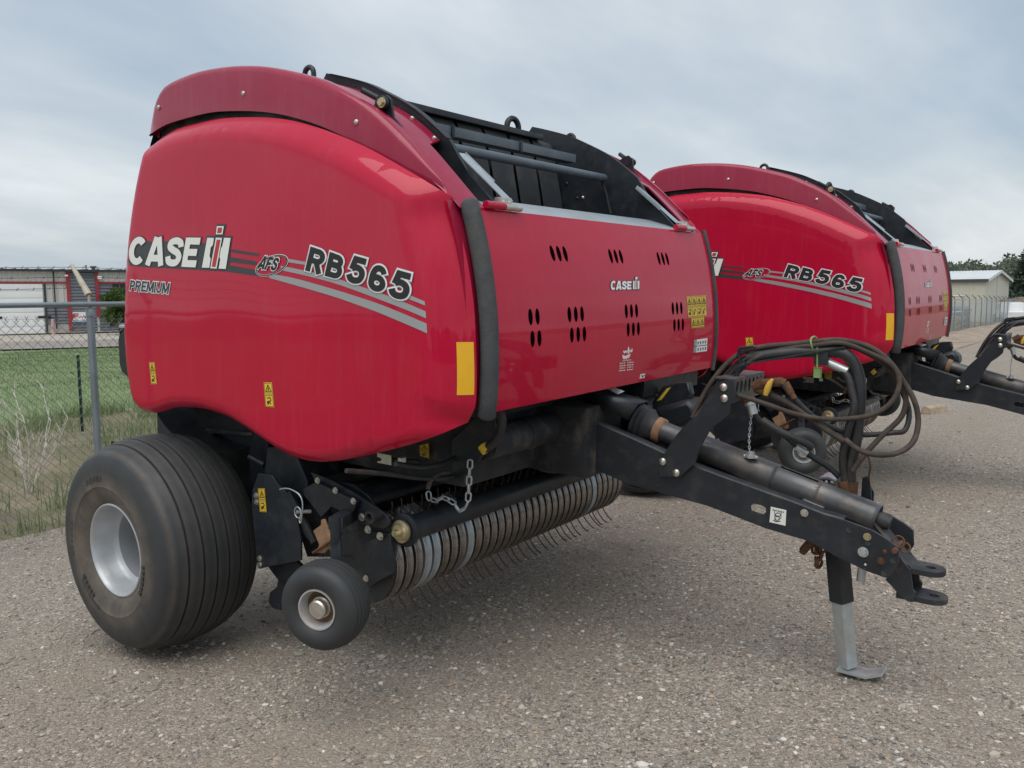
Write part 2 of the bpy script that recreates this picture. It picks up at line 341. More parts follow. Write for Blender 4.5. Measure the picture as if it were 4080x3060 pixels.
def stroke_poly(pts, t):
    L_ = [np.array(q, float) for q in pts]; n = len(L_); a, b = [], []
    closed = n > 8 and np.hypot(*(L_[0]-L_[-1])) < 1e-6
    for i in range(n):
        d0 = L_[i]-L_[i-1] if i else (L_[i]-L_[-2] if closed else L_[1]-L_[0]); d1 = L_[i+1]-L_[i] if i < n-1 else (L_[1]-L_[0] if closed else L_[i]-L_[i-1])
        d0 = d0/np.hypot(*d0); d1 = d1/np.hypot(*d1); m = d0+d1; m = m/max(1e-6, np.hypot(*m)); nn = np.array((-m[1], m[0])); k = t/2/max(.35, nn@np.array((-d0[1], d0[0]))); a.append(L_[i]+nn*k); b.append(L_[i]-nn*k)
    return [[a[i], a[i+1], b[i+1], b[i]] for i in range(n-1)]
_gm = {}
def glyphs(body, t, grow):
    key = (body, t, grow)
    if key in _gm: return _gm[key]
    X = 0; V, F = [], []
    for ch in body:
        wd, st = GLY[ch]; quads = []
        for s in st:
            s = [np.array(q, float) for q in s]
            if grow and np.hypot(*(s[0]-s[-1])) > 1e-6:
                d = s[0]-s[1]; s[0] = s[0]+d/np.hypot(*d)*grow; d = s[-1]-s[-2]; s[-1] = s[-1]+d/np.hypot(*d)*grow
            quads += stroke_poly(s, t+2*grow)
        vs, es = [], []
        for q in quads:
            k = len(vs); vs += [Vector((float(p[0]), float(p[1]))) for p in q]; es += [(k, k+1), (k+1, k+2), (k+2, k+3), (k+3, k)]
        v2, _, f2, _, _, _ = delaunay_2d_cdt(vs, es, [], 0, 1e-5); k = len(V)
        V += [(p.x+X, p.y) for p in v2]; ql = [[(float(p[0]), float(p[1])) for p in q] for q in quads]
        for f in f2:
            c = (sum(v2[i].x for i in f)/3, sum(v2[i].y for i in f)/3)
            if any(inside(c, q) for q in ql): F.append(tuple(i+k for i in f))
        X += wd+.045
    _gm[key] = (V, F, X-.045); return _gm[key]
def put_block(mb, body, quad, fn, t=.235, grow=0.0, mi=0):
    V, F, W_ = glyphs(body, t, grow); q = [np.array(p, float) for p in quad]; out = []
    for (x, y) in V:
        s, u_ = x/W_, 1-y; out.append(fn(*((q[0]*(1-s)+q[1]*s)*(1-u_)+(q[3]*(1-s)+q[2]*s)*u_)))
    mb.add(out, F, mi)

# ================================================================== THE BALER (built in its own frame, +X towards the hitch, -Y the side seen)
baler = empty('round_baler')
tag(baler, 'red round baler with dusty brown hoses and big ribbed tyre beside the fence post', 'baler', 'round balers parked in a row')
def pp(reg, pts, y): return [P(reg, a, b, 'y', y) for a, b in pts]
def plate(name, reg, pts, y, thk=.012, m='black_paint', parent=None, holes=(), bev=.002):
    o = MB().prism(pp(reg, pts, y), (0, thk, 0), holes=[pp(reg, h, y) for h in holes]).build(name, m, parent or baler, 30, bev=bev)
    return o
# ---- side shield
def xz(reg, pts, y): return [(q[0], q[2]) for q in pp(reg, pts, y)]
E_rear = spline([(-.165, .938), (-.230, .99), (-.280, 1.162), (-.296, 1.383), (-.262, 1.723), (-.196, 2.005), (-.10, 2.245), (-.035, 2.312)], 5)
E_top = spline([(-.035, 2.312), (.11, 2.350), (.265, 2.364), (.519, 2.371), (.88, 2.338), (1.147, 2.277), (1.419, 2.183), (1.669, 2.071), (1.80, 2.005), (1.865, 1.955)], 5)
E_front = spline([(1.865, 1.955)]+xz('F', [(975, 460), (1000, 540), (1020, 650), (1028, 760), (1030, 840), (1027, 880), (1012, 912)], -1.135), 5)
E_bot = spline([E_front[-1]]+[(1.86, 1.060), (1.666, .988), (1.401, .909), (1.28, .880), (1.18, .868), (1.081, .868), (.956, .888), (.828, .927), (.626, .986), (.5, 1.004), (.373, 1.011), (.178, .995), (.06, .962), (-.05, .941), (-.165, .938)], 4)
EDGES = [(np.array(E_rear), .06, .07), (np.array(E_top), .075, .11), (np.array(E_front), .13, .19), (np.array(E_bot), .035, .05)]
def pdist(p, L):
    a = L[:-1]; d = L[1:]-a; t = np.clip(((p-a)*d).sum(1)/np.maximum((d*d).sum(1), 1e-12), 0, 1); q = a+d*t[:, None]-p
    return math.sqrt((q*q).sum(1).min())
def shield_y(x, z):
    y = -1.274+.028*(z-1.0); dep = 0
    for L, k, wd in EDGES:
        t = pdist(np.array((x, z)), L)/wd
        if t < 1: dep = math.hypot(dep, k*(1-t)**2.1)
    return y+dep
out2 = [tuple(q) for q in E_rear[:-1]]+[tuple(q) for q in E_top[:-1]]+[tuple(q) for q in E_front[:-1]]+[tuple(q) for q in E_bot[:-1]]
rings = []
cx_, cz_ = .9, 1.6
for k in (.008, .02, .038, .06, .085, .115, .15, .19):
    for i in range(0, len(out2)):
        a = np.array(out2[i-1]); b = np.array(out2[(i+1) % len(out2)]); t = b-a; n = np.array((t[1], -t[0]))/max(1e-9, np.hypot(*t))
        q = np.array(out2[i])+n*k
        if not inside(tuple(q), out2): q = np.array(out2[i])-n*k
        if pdist(q, np.array(out2+[out2[0]])) > k*.85: rings.append(tuple(q))
me = sheet(out2, [], .07, lambda x, z: (x, shield_y(x, z), z), .008, (0, -1, 0), rings); me.materials.append(MATS['red_paint'])
shield = link('side_shield', me, baler)
sh2 = link('side_shield', me, baler); sh2.scale = (1, -1, 1)
def SH(reg, off):
    def fn(a, b):
        y = -1.26
        for _ in range(3): q = P(reg, a, b, 'y', y); y = shield_y(q[0], q[2])
        q = P(reg, a, b, 'y', y); q[1] -= off; return q
    return fn
# ---- lettering on the shield
def decal(name, mats, parent): return name, mats, parent
mb = MB(); L0, L1, L2, L3 = SH('B1', .0015), SH('B1', .0028), SH('B1', .0041), SH('B1', .0054)
def pol(mb, fn, pts, mi):
    mb.poly([fn(*q) for q in pts], mi)
pol(mb, L0, [(150, 192), (330, 188), (600, 196), (610, 200), (800, 240), (790, 395), (440, 375), (200, 362), (115, 352), (105, 320)], 0)
pol(mb, L0, [(636, 152), (812, 152), (778, 392), (600, 380)], 0); pol(mb, L0, [(706, 72), (770, 72), (754, 158), (692, 158)], 0)
pol(mb, L0, [(805, 243), (990, 272), (990, 290), (803, 262)], 0); pol(mb, L0, [(795, 295), (975, 326), (975, 352), (790, 328)], 0); pol(mb, L0, [(785, 350), (985, 386), (985, 424), (780, 395)], 0)
put_block(mb, 'CASE', [(126, 158), (603, 166), (568, 366), (102, 347)], L1, .235, .032, 0)
put_block(mb, 'CASE', [(126, 158), (603, 166), (568, 366), (102, 347)], L2, .235, 0, 1)
for poly_ in ([(645, 165), (690, 167), (683, 215), (668, 232), (660, 290), (668, 310), (658, 369), (608, 368)], [(758, 166), (803, 167), (770, 377), (722, 375), (733, 310), (727, 296), (738, 235), (747, 222)],
              [(703, 165), (745, 167), (708, 375), (665, 372)], [(710, 87), (757, 87), (748, 143), (703, 143)]): pol(mb, L2, poly_, 1)
pol(mb, L3, [(710, 178), (735, 179), (701, 363), (676, 361)], 2); pol(mb, L3, [(719, 97), (747, 97), (740, 133), (712, 133)], 2)
mb.build('maker_lettering', ['decal_dark', 'decal_white', 'decal_red'], shield, 60, False)
mb = MB()
def band(mb, fn, top, bot, mi, n=5):
    T_, B_ = spline(top, n), spline(bot, n); mb.loft([[fn(*a), fn(*(a*.5+b*.5)), fn(*b)] for a, b in zip(T_, B_)], mi)
band(mb, L0, [(1190, 308), (1330, 333)], [(1180, 330), (1330, 353)], 0); band(mb, L0, [(1985, 545), (2050, 570), (2115, 597)], [(1980, 570), (2050, 598), (2118, 625)], 0)
band(mb, L0, [(1140, 355), (1320, 392), (1500, 437), (1680, 495), (1850, 553), (1990, 608), (2122, 665)], [(1140, 385), (1320, 425), (1500, 473), (1680, 536), (1850, 600), (1990, 654), (2125, 712)], 0)
band(mb, L0, [(1060, 408), (1240, 442), (1500, 515), (1650, 562), (1800, 612), (1970, 680), (2128, 747)], [(1060, 438), (1240, 488), (1500, 565), (1650, 617), (1800, 672), (1970, 743), (2132, 813)], 0)
mb.build('side_stripe', ['decal_grey'], shield, 60, False)
mb = MB()
GL = {'R': [(1345, 222), (1462, 262), (1418, 418), (1306, 388)], 'B': [(1476, 258), (1588, 300), (1548, 454), (1438, 424)], '5a': [(1622, 278), (1742, 312), (1698, 492), (1572, 462)],
      '6': [(1758, 330), (1876, 372), (1848, 548), (1716, 512)], '5b': [(1912, 374), (2044, 412), (2004, 602), (1856, 560)]}
for k, q in GL.items():
    q = [np.array(p, float) for p in q]; c = sum(q)/4
    sh = [p+(c-p)*.02 for p in q]
    put_block(mb, k[0], sh, L1, .235, .075, 0); put_block(mb, k[0], [p+np.array((2, -1)) for p in sh], L2, .235, .055, 1); put_block(mb, k[0], sh, L3, .235, .0, 2)
mb.build('model_number', ['decal_grey', 'decal_silver', 'decal_black'], shield, 60, False)
mb = MB()
put_block(mb, 'PREMIUM', [(124, 452), (392, 472), (380, 548), (114, 522)], L1, .19, .075, 0); put_block(mb, 'PREMIUM', [(124, 452), (392, 472), (380, 548), (114, 522)], L2, .19, 0, 1)
mb.build('trim_lettering', ['decal_silver', 'decal_dark'], shield, 60, False)
mb = MB()
def ring(fn, c, rx, ry, rot, w_, mi, a0=0, a1=360, n=40):
    for i in range(n):
        q = []
        for (a, k) in ((i, 1), (i+1, 1), (i+1, 0), (i, 0)):
            t = rad(a0+(a1-a0)*a/n); ex, ey = (rx-w_*k)*math.cos(t), (ry-w_*k)*math.sin(t)
            q.append((c[0]+ex*math.cos(rot)-ey*math.sin(rot), c[1]+ex*math.sin(rot)+ey*math.cos(rot)))
        pol(mb, fn, q, mi)
ring(L1, (1081, 353), 120, 64, rad(-24), 13, 0); ring(L2, (1081, 353), 116, 60, rad(-24), 7, 1)
put_block(mb, 'AFS', [(1020, 290), (1140, 302), (1110, 390), (982, 374)], L2, .2, .08, 0); put_block(mb, 'AFS', [(1020, 290), (1140, 302), (1110, 390), (982, 374)], L3, .2, 0.01, 1)
mb.build('system_badge', ['decal_silver', 'decal_black'], shield, 60, False)
# ---- stickers
def warn(name, parent, fn, quad, cells=2, rows=None, base='decal_yellow'):
    q = [np.array(p, float) for p in quad]
    f = lambda s, t, off: fn(*((q[0]*(1-s)+q[1]*s)*(1-t)+(q[3]*(1-s)+q[2]*s)*t), off)
    mb = MB(); mb.poly([f(0, 0, .0015), f(1, 0, .0015), f(1, 1, .0015), f(0, 1, .0015)], 0)
    cols, rws = cells if isinstance(cells, tuple) else (1, cells)
    for i in range(cols):
        for j in range(rws):
            g = lambda s, t: f((i+.06+.88*s)/cols, (j+.06+.88*t)/rws, .0026)
            def stroke(pts, wd=.05):
                for a, b in zip(pts[:-1], pts[1:]):
                    a, b = np.array(a), np.array(b); d = b-a; n = np.array((-d[1], d[0]))/max(1e-6, np.hypot(*d))*wd/2
                    mb.poly([g(*(a+n)), g(*(b+n)), g(*(b-n)), g(*(a-n))], 1)
            stroke([(0, 0), (1, 0), (1, 1), (0, 1), (0, 0)], .035)
            rs = random.Random(hash((i, j, name, cols)) % 1000)
            if j == 0: stroke([(.5, .15), (.88, .8), (.12, .8), (.5, .15)], .08); stroke([(.5, .4), (.5, .7)], .12)
            else:
                pts = [(.25, .25), (.65, .2), (.75, .45), (.5, .55), (.7, .8)] if (i+j) % 2 else [(.3, .8), (.3, .4), (.6, .2), (.7, .5)]
                stroke(pts, .09); mb.poly([g(.2, .55), g(.45, .5), g(.5, .78), g(.25, .85)], 1)
    return mb.build(name, [base, 'decal_black'], parent, 60, False)
def SHo(reg):
    return lambda a, b, off: SH(reg, off)(a, b)
warn('warning_label', shield, SHo('1'), [(1315, 1092), (1365, 1092), (1386, 1284), (1334, 1284)])
warn('warning_label', shield, SHo('F'), [(570, 826), (588, 826), (593, 880), (574, 878)])
mb = MB(); EF = np.array(E_front)[::-1]
def ef_x(z): return float(np.interp(z, EF[8:-4, 1], EF[8:-4, 0]))
mb.loft([[(ef_x(z)-d, shield_y(ef_x(z)-d, z)-.003, z) for d in (.004, .012, .022, .034, .046)] for z in np.linspace(1.225, 1.425, 8)])
mb.build('amber_reflector', ['reflector_amber'], shield, 60, False)
# ---- roof strips and hoods
TOP = spline([(-.30, 2.20), (-.16, 2.42), (-.05, 2.545), (.05, 2.592), (.244, 2.613), (.462, 2.612), (.666, 2.592), (.858, 2.555), (1.098, 2.489), (1.238, 2.432), (1.426, 2.337), (1.603, 2.205), (1.725, 2.095), (1.82, 2.005), (1.89, 1.94)], 4)
def mirror(o):
    c = o.copy(); col.objects.link(c); c.scale = (1, -1, 1); return c
secs = []
for x, z in TOP[9:]:
    yi = -.86 if x < 1.58 else -.97
    secs.append([(x, -1.125, z-float(np.interp(x, [1.45, 1.86], [.10, .012]))), (x, -1.118, z-.014), (x, -1.105, z-.008), (x, yi, z-.004), (x-.004, yi, z-.012)])
roof = MB().loft(secs).build('roof_strip', 'red_satin', baler, 50)
for o_, sgn in ((roof, 1), (mirror(roof), -1)):
    for (x, z) in ((1.19, 2.452), (1.43, 2.335), (1.555, 2.244)):
        bolt(o_, (x, -.885, z-.004), (.55, 0, .83), .011)
hb = spline(xz('F', [(322, 292), (350, 274), (380, 262), (450, 244), (500, 240), (560, 241), (620, 250), (700, 275), (800, 325), (880, 372), (950, 409)], -1.14), 5)
ht = spline([(-.165, 2.352), (-.130, 2.45), (-.097, 2.515), (-.032, 2.573), (.05, 2.597), (.244, 2.618), (.462, 2.616), (.666, 2.596), (.858, 2.559), (1.098, 2.493), (1.238, 2.436), (1.426, 2.341), (1.603, 2.209), (1.725, 2.097), (1.835, 1.998)], 6)
def resamp(pl, n):
    pl = np.array(pl); s = np.r_[0, np.cumsum(np.hypot(*(pl[1:]-pl[:-1]).T))]; t = np.linspace(0, s[-1], n)
    return np.stack([np.interp(t, s, pl[:, k]) for k in range(2)], 1)
ht[-1] = np.array((hb[-1][0]+.004, hb[-1][1]+.002)); HB, HT = resamp(hb, 50), resamp(ht, 50); secs = []
for i, (a, b) in enumerate(zip(HB, HT)):
    tn = HT[min(i+1, 49)]-HT[max(i-1, 0)]; nrm = np.array((-tn[1], tn[0]))/np.hypot(*tn)
    s5 = min(1.0, (49-i)/7); q = lambda k: b-nrm*k*s5
    yy_ = lambda v: -1.120+(v+1.120)*s5
    secs.append([(a[0], yy_(-1.118), a[1]+.004*s5), (a[0], yy_(-1.142), a[1]), (q(.034)[0], yy_(-1.137), q(.034)[1]), (q(.014)[0], yy_(-1.132), q(.014)[1]), (q(.004)[0], yy_(-1.120), q(.004)[1]), (b[0], yy_(-1.104), b[1]), (b[0], yy_(-1.085), b[1]), (q(.02)[0], yy_(-1.083), q(.02)[1])])
hood = MB().loft(secs).build('hood_fender', 'red_satin', baler, 42)
hood2 = mirror(hood)
for h_ in (hood, hood2):
    for (a, b) in ((343, 232), (526, 202), (770, 264)):
        q = P('F', a, b, 'y', -1.139); bolt(h_, (q[0], -1.139, q[2]), r=.012)
# dark structure showing in the gap between hood and shield, and the hood latches
gap = MB(); secs = []
for x, z in TOP[6:]: secs.append([(x-.01, -1.09, z-.05), (x-.02, -1.09, z-.32), (x-.02, -.88, z-.32)])
gap.loft(secs).build('side_frame', 'black_dusty', baler, 40); mirror(bpy.data.objects['side_frame'])
mb = MB(); a = np.array((1.47, -1.05, 2.30))
mb.prism([(1.36, -1.045, 2.365), (1.40, -1.045, 2.395), (1.43, -1.045, 2.40), (1.455, -1.045, 2.38), (1.47, -1.045, 2.31), (1.53, -1.045, 2.255), (1.50, -1.045, 2.255)], (0, .012, 0)); mb.cyl((1.425, -1.075, 2.365), (1.425, -1.03, 2.365), .028, 14); mb.cyl((1.425, -1.05, 2.372), (1.34, -1.09, 2.42), .012)
lt = mb.build('hood_latch', 'black_paint', baler); lt2 = mirror(lt)
for q in (lt, lt2): bolt(q, (1.44, -1.078, 2.362), r=.014, m='brass_zinc', hexa=True)
def eye(name, c, r, R_, ax, parent=None):
    c = Vector(c); t = Vector(ax).normalized(); pts = [c-t*R_-Vector((0, 0, R_*1.3))]+[c+t*R_*math.cos(a)+Vector((0, 0, 1))*R_*math.sin(a) for a in np.linspace(math.pi, 0, 12)]+[c+t*R_-Vector((0, 0, R_*1.3))]
    return MB().tube(pts, r, 8).build(name, 'black_paint', parent or baler, 60)
eye('lifting_eye', (1.0, .43, 2.515), .017, .050, (.1, 1, 0)); eye('lifting_eye', P('F', 668, 160, 'y', -.95), .012, .03, (1, 0, 0)); e2 = eye('lifting_eye', (1.065, .95, 2.51), .012, .03, (1, 0, 0))
# inner walls whose top edge stands above the roof strips
tp = [(x, z) for x, z in TOP if .84 < x < 1.62]
wl = [(.2, 1.1)]+[(.2, 2.45), (.80, 2.52)]+[(x, z+.034) for x, z in tp]+[(1.66, 2.155), (1.72, 2.08), (1.87, 1.94), (1.88, 1.2), (1.5, 1.0)]
wall = MB().prism([(x, -.85, z) for x, z in wl], (0, .02, 0)).build('chamber_wall', 'black_paint', baler, 30); wall2 = mirror(wall)
mb = MB().loft([[(x-.001, -.866, z+.036), (x, -.828, z+.037), (x, -.828, z+.0)] for x, z in tp]).build('edge_trim', 'black_plastic', wall, 40)
for k, (a, b) in enumerate(((1372, 692), (1427, 768), (1456, 764), (1250, 628), (1184, 776))):
    q = P('5', a, b, 'y', .82); bolt(wall2, (q[0], -.83, q[2]), (0, 1, 0), .011, 'black_paint' if k != 2 else 'zinc')
mb = MB().tube([P('5', 1560, 680, 'y', .80), P('5', 1580, 740, 'y', .80), P('5', 1605, 850, 'y', .80)], .008).build('wall_rib', 'black_dusty', baler)
# rollers, belts, bars in the opening
rol = MB().cyl((.98, -.82, 2.41), (.98, .82, 2.41), .058, 20).build('belt_roller', 'black_paint', baler)
for k in range(7):
    y0 = -.80+k*.23
    prof = spline([(.83, 1.3), (.86, 2.0), (.925, 2.40), (.955, 2.468), (1.0, 2.474), (1.044, 2.43), (1.10, 2.2), (1.16, 1.9), (1.24, 1.5), (1.28, 1.25)], 4)
    MB().loft([[(x, y0, z), (x, y0+.205, z)] for x, z in prof]).build('belt', 'belt', baler, 60)
MB().box((.75, -.80, 1.2), (.8, .80, 2.4)).build('chamber_back', 'black_dusty', baler)
fb = MB().box((1.245, -.80, 2.325), (1.285, .67, 2.372), bev=.004).box((1.215, -.80, 2.325), (1.245, .67, 2.331)).build('flat_bar', 'slate_paint', baler)
for y in (-.46, .10): MB().box((1.286, y, 2.318), (1.295, y+.02, 2.376), bev=.002).build('tie_clip', 'black_paint', fb)
MB().box((1.0, -.8, 2.47), (1.06, .66, 2.50), bev=.003).build('flat_bar', 'black_paint', baler)
MB().cyl((1.40, -.82, 2.245), (1.40, .80, 2.245), .023, 14).build('cross_tube', 'slate_paint', baler)
MB().cyl((1.58, -.82, 1.75), (1.58, .80, 1.75), .10, 18).build('feed_roller', 'black_dusty', baler)
MB().loft([[(1.66, y, 1.975), (1.69, y, 1.998), (1.80, y, 1.968), (1.912, y, 1.931)] for y in (-.93, -.5, 0, .5, .93)]).build('ledge_sheet', 'grey_sheet', baler, 40)
MB().loft([[(1.67, y, 1.924), (1.60, y, 1.80), (1.66, y, 1.4)] for y in (-.82, .82)]).build('ledge_back', 'black_dusty', baler, 40)
for s_ in (1, -1):
    top = P('5', 828, 535, 'y', -.80); top[1] *= s_; bot = np.array((1.885, -.80*s_, 1.975))
    st = MB().bar(top, bot, .006, .052, (0, 1, 0)).bar(top+np.array((0, .024*s_, 0)), bot+np.array((-.1, .024*s_, .08)), .022, .004, (0, 1, 0)).build('stay_link', 'grey_sheet', baler)
    hg = MB().box((1.868, -.845*s_-.035, 1.925), (1.905, -.845*s_+.035, 1.985), bev=.003).cyl((1.93, -.845*s_-.05, 1.945), (1.93, -.845*s_+.06, 1.945), .014, 12).build('door_hinge', 'zinc', baler)
    MB().cyl((1.93, -.845*s_-.05, 1.945), (1.93, -.845*s_-.17, 1.945), .0155, 12).build('hinge_sleeve', 'red_paint', hg)
    for y in (-.02, .015): bolt(hg, (1.906, -.845*s_+y, 1.965), (1, 0, .2), .009)
# ---- front door
_zc = np.polyfit([1.152, 1.3, 1.42, 1.66, 1.8, 1.928], [2.013, 2.023, 2.021, 1.993, 1.962, 1.922], 3)
def door_x(z): return float(np.polyval(_zc, z))
def rrect(y0, z0, y1, z1, r, n=5):
    o = []
    for (cy, cz, a0) in ((y1-r, z1-r, 0), (y0+r, z1-r, 90), (y0+r, z0+r, 180), (y1-r, z0+r, 270)):
        for k in range(n+1): a = rad(a0+90*k/n); o.append((cy+r*math.cos(a), cz+r*math.sin(a)))
    res = []
    for i in range(len(o)):
        a, b = np.array(o[i]), np.array(o[(i+1) % len(o)]); m = max(1, int(np.hypot(*(b-a))/.07))
        for k in range(m): res.append(tuple(a+(b-a)*k/m))
    return res
slots = []
for (ys, z, tilt) in ((-.60, 1.77, .12), (-.10, 1.77, .12), (.405, 1.77, .12)):
    slots += [(ys+k*.0505, z, tilt) for k in range(3)]
for (row, z) in ((0, 1.51), (1, 1.421)):
    slots += [(-.82+row*.008+k*.05, z, .02) for k in range(2)]
    for ys in (-.525, -.012, .503): slots += [(ys+row*.014+k*.0525, z, .02) for k in range(3)]
def ell(y, z, tl):
    o = []
    for k in range(18):
        a = 2*math.pi*k/18; ey, ez = .0165*math.cos(a), .034*math.sin(a); o.append((y+ey-ez*tl*1.2, z+ez))
    return o
me = sheet(rrect(-1.062, 1.150, 1.062, 1.930, .025), [ell(*q) for q in slots], .06, lambda y, z: (door_x(z), y, z), .0015, (1, 0, 0)); me.materials.append(MATS['red_paint'])
door = link('front_door', me, baler)
MB().loft([[(door_x(z)-.005, y, z) for y in (-1.0, 1.0)] for z in np.linspace(1.16, 1.9, 24)]).build('door_liner', 'void_black', door, 60)
def DR(a, b, off=0.0, reg='7'):
    x = 2.0
    for _ in range(3): q = P(reg, a, b, 'x', x); x = door_x(q[2])
    q = P(reg, a, b, 'x', x); q[0] += off; return q
mb = MB(); D1, D2, D3 = (lambda a, b: DR(a, b, .0015)), (lambda a, b: DR(a, b, .003)), (lambda a, b: DR(a, b, .0042))
put_block(mb, 'CASE', [(1166, 586), (1318, 592), (1316, 650), (1162, 656)], D1, .235, .06, 0); put_block(mb, 'CASE', [(1166, 586), (1318, 592), (1316, 650), (1162, 656)], D2, .235, 0, 1)
mb.poly([D1(*q) for q in ((1322, 580), (1378, 582), (1376, 656), (1322, 656))], 0); mb.poly([D1(*q) for q in ((1342, 553), (1362, 554), (1360, 584), (1340, 584))], 0)
for q in ([(1328, 588), (1339, 588), (1338, 650), (1327, 650)], [(1362, 587), (1374, 588), (1373, 647), (1361, 648)], [(1344, 586), (1358, 587), (1356, 648), (1342, 649)], [(1346, 558), (1360, 559), (1358, 578), (1344, 578)]): mb.poly([D2(*p) for p in q], 1)
mb.poly([D3(*q) for q in ((1348, 592), (1354, 592), (1352, 642), (1346, 643))], 2)
mb.build('maker_badge', ['decal_dark', 'decal_silver', 'decal_red'], door, 60, False)
warn('warning_label', door, lambda a, b, o: DR(a, b, o), [(1722, 703), (1866, 695), (1872, 843), (1734, 858)], (4, 2))
warn('warning_label', door, lambda a, b, o: DR(a, b, o), [(1756, 860), (1852, 848), (1854, 926), (1760, 938)], (3, 1))
mb = MB(); mb.poly([D1(*q) for q in ((1778, 1022), (1876, 1008), (1872, 1104), (1772, 1117))], 0)
mb.poly([D2(*q) for q in ((1778, 1022), (1797, 1019), (1792, 1114), (1772, 1117))], 1); mb.poly([D2(*q) for q in ((1776, 1068), (1875, 1056), (1875, 1060), (1776, 1072))], 2)
for k in range(4):
    for j in range(2):
        a = 1803+k*18; b = 1034+j*48-k*2.4; mb.poly([D2(*q) for q in ((a, b), (a+9, b+2), (a+4, b+22), (a+1, b+20))], 2)
mb.build('instruction_label', ['decal_silver', 'decal_grey', 'decal_black'], door, 60, False)
mb = MB(); mb.poly([D1(*q) for q in ((1382, 1274), (1419, 1267), (1414, 1300), (1377, 1307))], 0)
for q in ([(1388, 1280), (1393, 1279), (1400, 1292), (1398, 1298)], [(1410, 1275), (1413, 1279), (1399, 1298), (1397, 1293)]): mb.poly([D2(*p) for p in q], 1)
mb.build('arrow_label', ['decal_white', 'decal_black'], door, 60, False)
mb = MB()
put_text(mb, 'wpi', [(1258, 1096), (1326, 1086), (1322, 1118), (1254, 1130)], D1, .05, 0, .02)
mb.poly([D1(*q) for q in ((1296, 1068), (1303, 1084), (1300, 1100), (1290, 1092))], 0)
for k in range(3): mb.poly([D1(*q) for q in ((1252, 1130+k*11), (1272, 1140+k*9), (1312, 1122+k*6), (1300, 1138+k*7), (1270, 1150+k*7), (1252, 1140+k*9))], 0)
put_text(mb, 'West Plains Inc.', [(1254, 1168), (1318, 1162), (1316, 1172), (1252, 1180)], D1, .02, 0, .0)
for j, (l, r_) in enumerate((('BEACH, ND', 'BOWMAN, ND'), (None, None), ('DICKINSON, ND', 'HETTINGER, ND'), (None, None))):
    dy = j*17.5
    for txt, qd in ((l, [(1234-j*2, 1190+dy), (1274-j, 1185+dy), (1273-j, 1196+dy), (1233-j*2, 1202+dy)]), (r_, [(1288-j, 1184+dy), (1334-j*2, 1179+dy), (1333-j*2, 1190+dy), (1287-j, 1196+dy)])):
        if txt: put_text(mb, txt, qd, D1, .02, 0, .0)
        else:
            for k in range(3): a, b = k*.36, k*.36+(.25, .25, .28)[k]; q = [np.array(p) for p in qd]; mb.poly([D1(*(q[0]*(1-s)+q[1]*s+(q[3]-q[0])*t)) for s, t in ((a, .2), (b, .2), (b, .8), (a, .8))], 0)
mb.build('dealer_sticker', ['decal_white'], door, 60, False)
def along_door(y, dx, n=14, z0=1.135, z1=1.945): return [(door_x(z)+dx, y, z) for z in np.linspace(z0, z1, n)]
fp = along_door(-1.078, -.016)
fm = MB(); fp = [(fp[0][0]-.002, fp[0][1], fp[0][2]-.012)]+fp+[(fp[-1][0]-.006, fp[-1][1], fp[-1][2]+.012)]; fm.tube(fp, [.024]+[.037]*(len(fp)-2)+[.024], 16).build('seal_strip', 'foam', baler, 60)
MB().tube(along_door(1.072, .004), .014, 8).build('seal_strip', 'foam', baler, 60)
# red frame of the front opening either side of the door
for s_ in (1, -1):
    MB().loft([[(door_x(z)-.06, -1.155*s_, z), (door_x(z)-.055, -1.11*s_, z), (door_x(z)-.065, -1.03*s_, z), (door_x(z)-.16, -1.03*s_, z)] for z in np.linspace(1.16, 1.955, 12)]).build('door_frame', 'red_satin', baler, 50)
# ---- tailgate and rear light box
tg = spline([(.45, 2.56), (.05, 2.53), (-.16, 2.38), (-.28, 2.1), (-.36, 1.7), (-.36, 1.3), (-.28, .95), (-.05, .78), (.25, .74)], 4)
MB().loft([[(x, y, z) for y in (-1.10, -1.0, 0, 1.0, 1.10)] for x, z in tg]).build('tailgate', 'black_paint', baler, 40)
lb = [P('1', a, b, 'y', -1.02) for a, b in ((1035, 900), (1046, 845), (1110, 805), (1180, 830), (1210, 1280), (1170, 1275), (1065, 1175), (1048, 1120))]
MB().prism(lb, (0, .16, 0)).build('tail_light_housing', 'black_plastic', baler, 30, bev=.012)
MB().box((-.25, -1.06, 2.25), (-.19, -1.02, 2.36), bev=.004).build('latch_tab', 'black_paint', baler)

# ---- wheels
def wheel(name, loc, prof_t, prof_r, tm, rm, dust_fn, rotz=0.0, hub=None, n=72):
    we = empty(name, loc, baler); we.rotation_euler = (0, 0, rotz)
    t = MB().lathe(prof_t, n=n, closed=True).build('tyre', tm, we, 50)
    at = t.data.attributes.new('dust', 'FLOAT', 'POINT'); at.data.foreach_set('value', [dust_fn(math.hypot(v.co.x, v.co.z), -v.co.y) for v in t.data.vertices])
    ri = MB().lathe(prof_r, n=48).build('rim', rm, we, 40)
    return we, t, ri
R0, hw = .543, .275
def crown(h): return R0-.050*(abs(h)/.23)**2.4
tread = []
gro = [-.17, -.10, -.033, .033, .10, .17]
hs = sorted(set([-.232, -.21, .21, .232]+[g+k for g in gro for k in (-.0065, -.004, .004, .0065)]+[g+.034 for g in gro[:-1]]))
for h in hs:
    g = min(abs(h-q) for q in gro); tread.append((h, crown(h)-(.013 if g < .006 else 0)))
side = [(.232, .492), (.252, .470), (.265, .440), (.273, .40), (.276, .355), (.272, .305), (.262, .272), (.248, .246), (.236, .232)]
rib = []
for i, (h, r) in enumerate(side):
    rib.append((h, r))
    if i == 4: rib += [(.2785, .330), (.2795, .326), (.276, .322)]
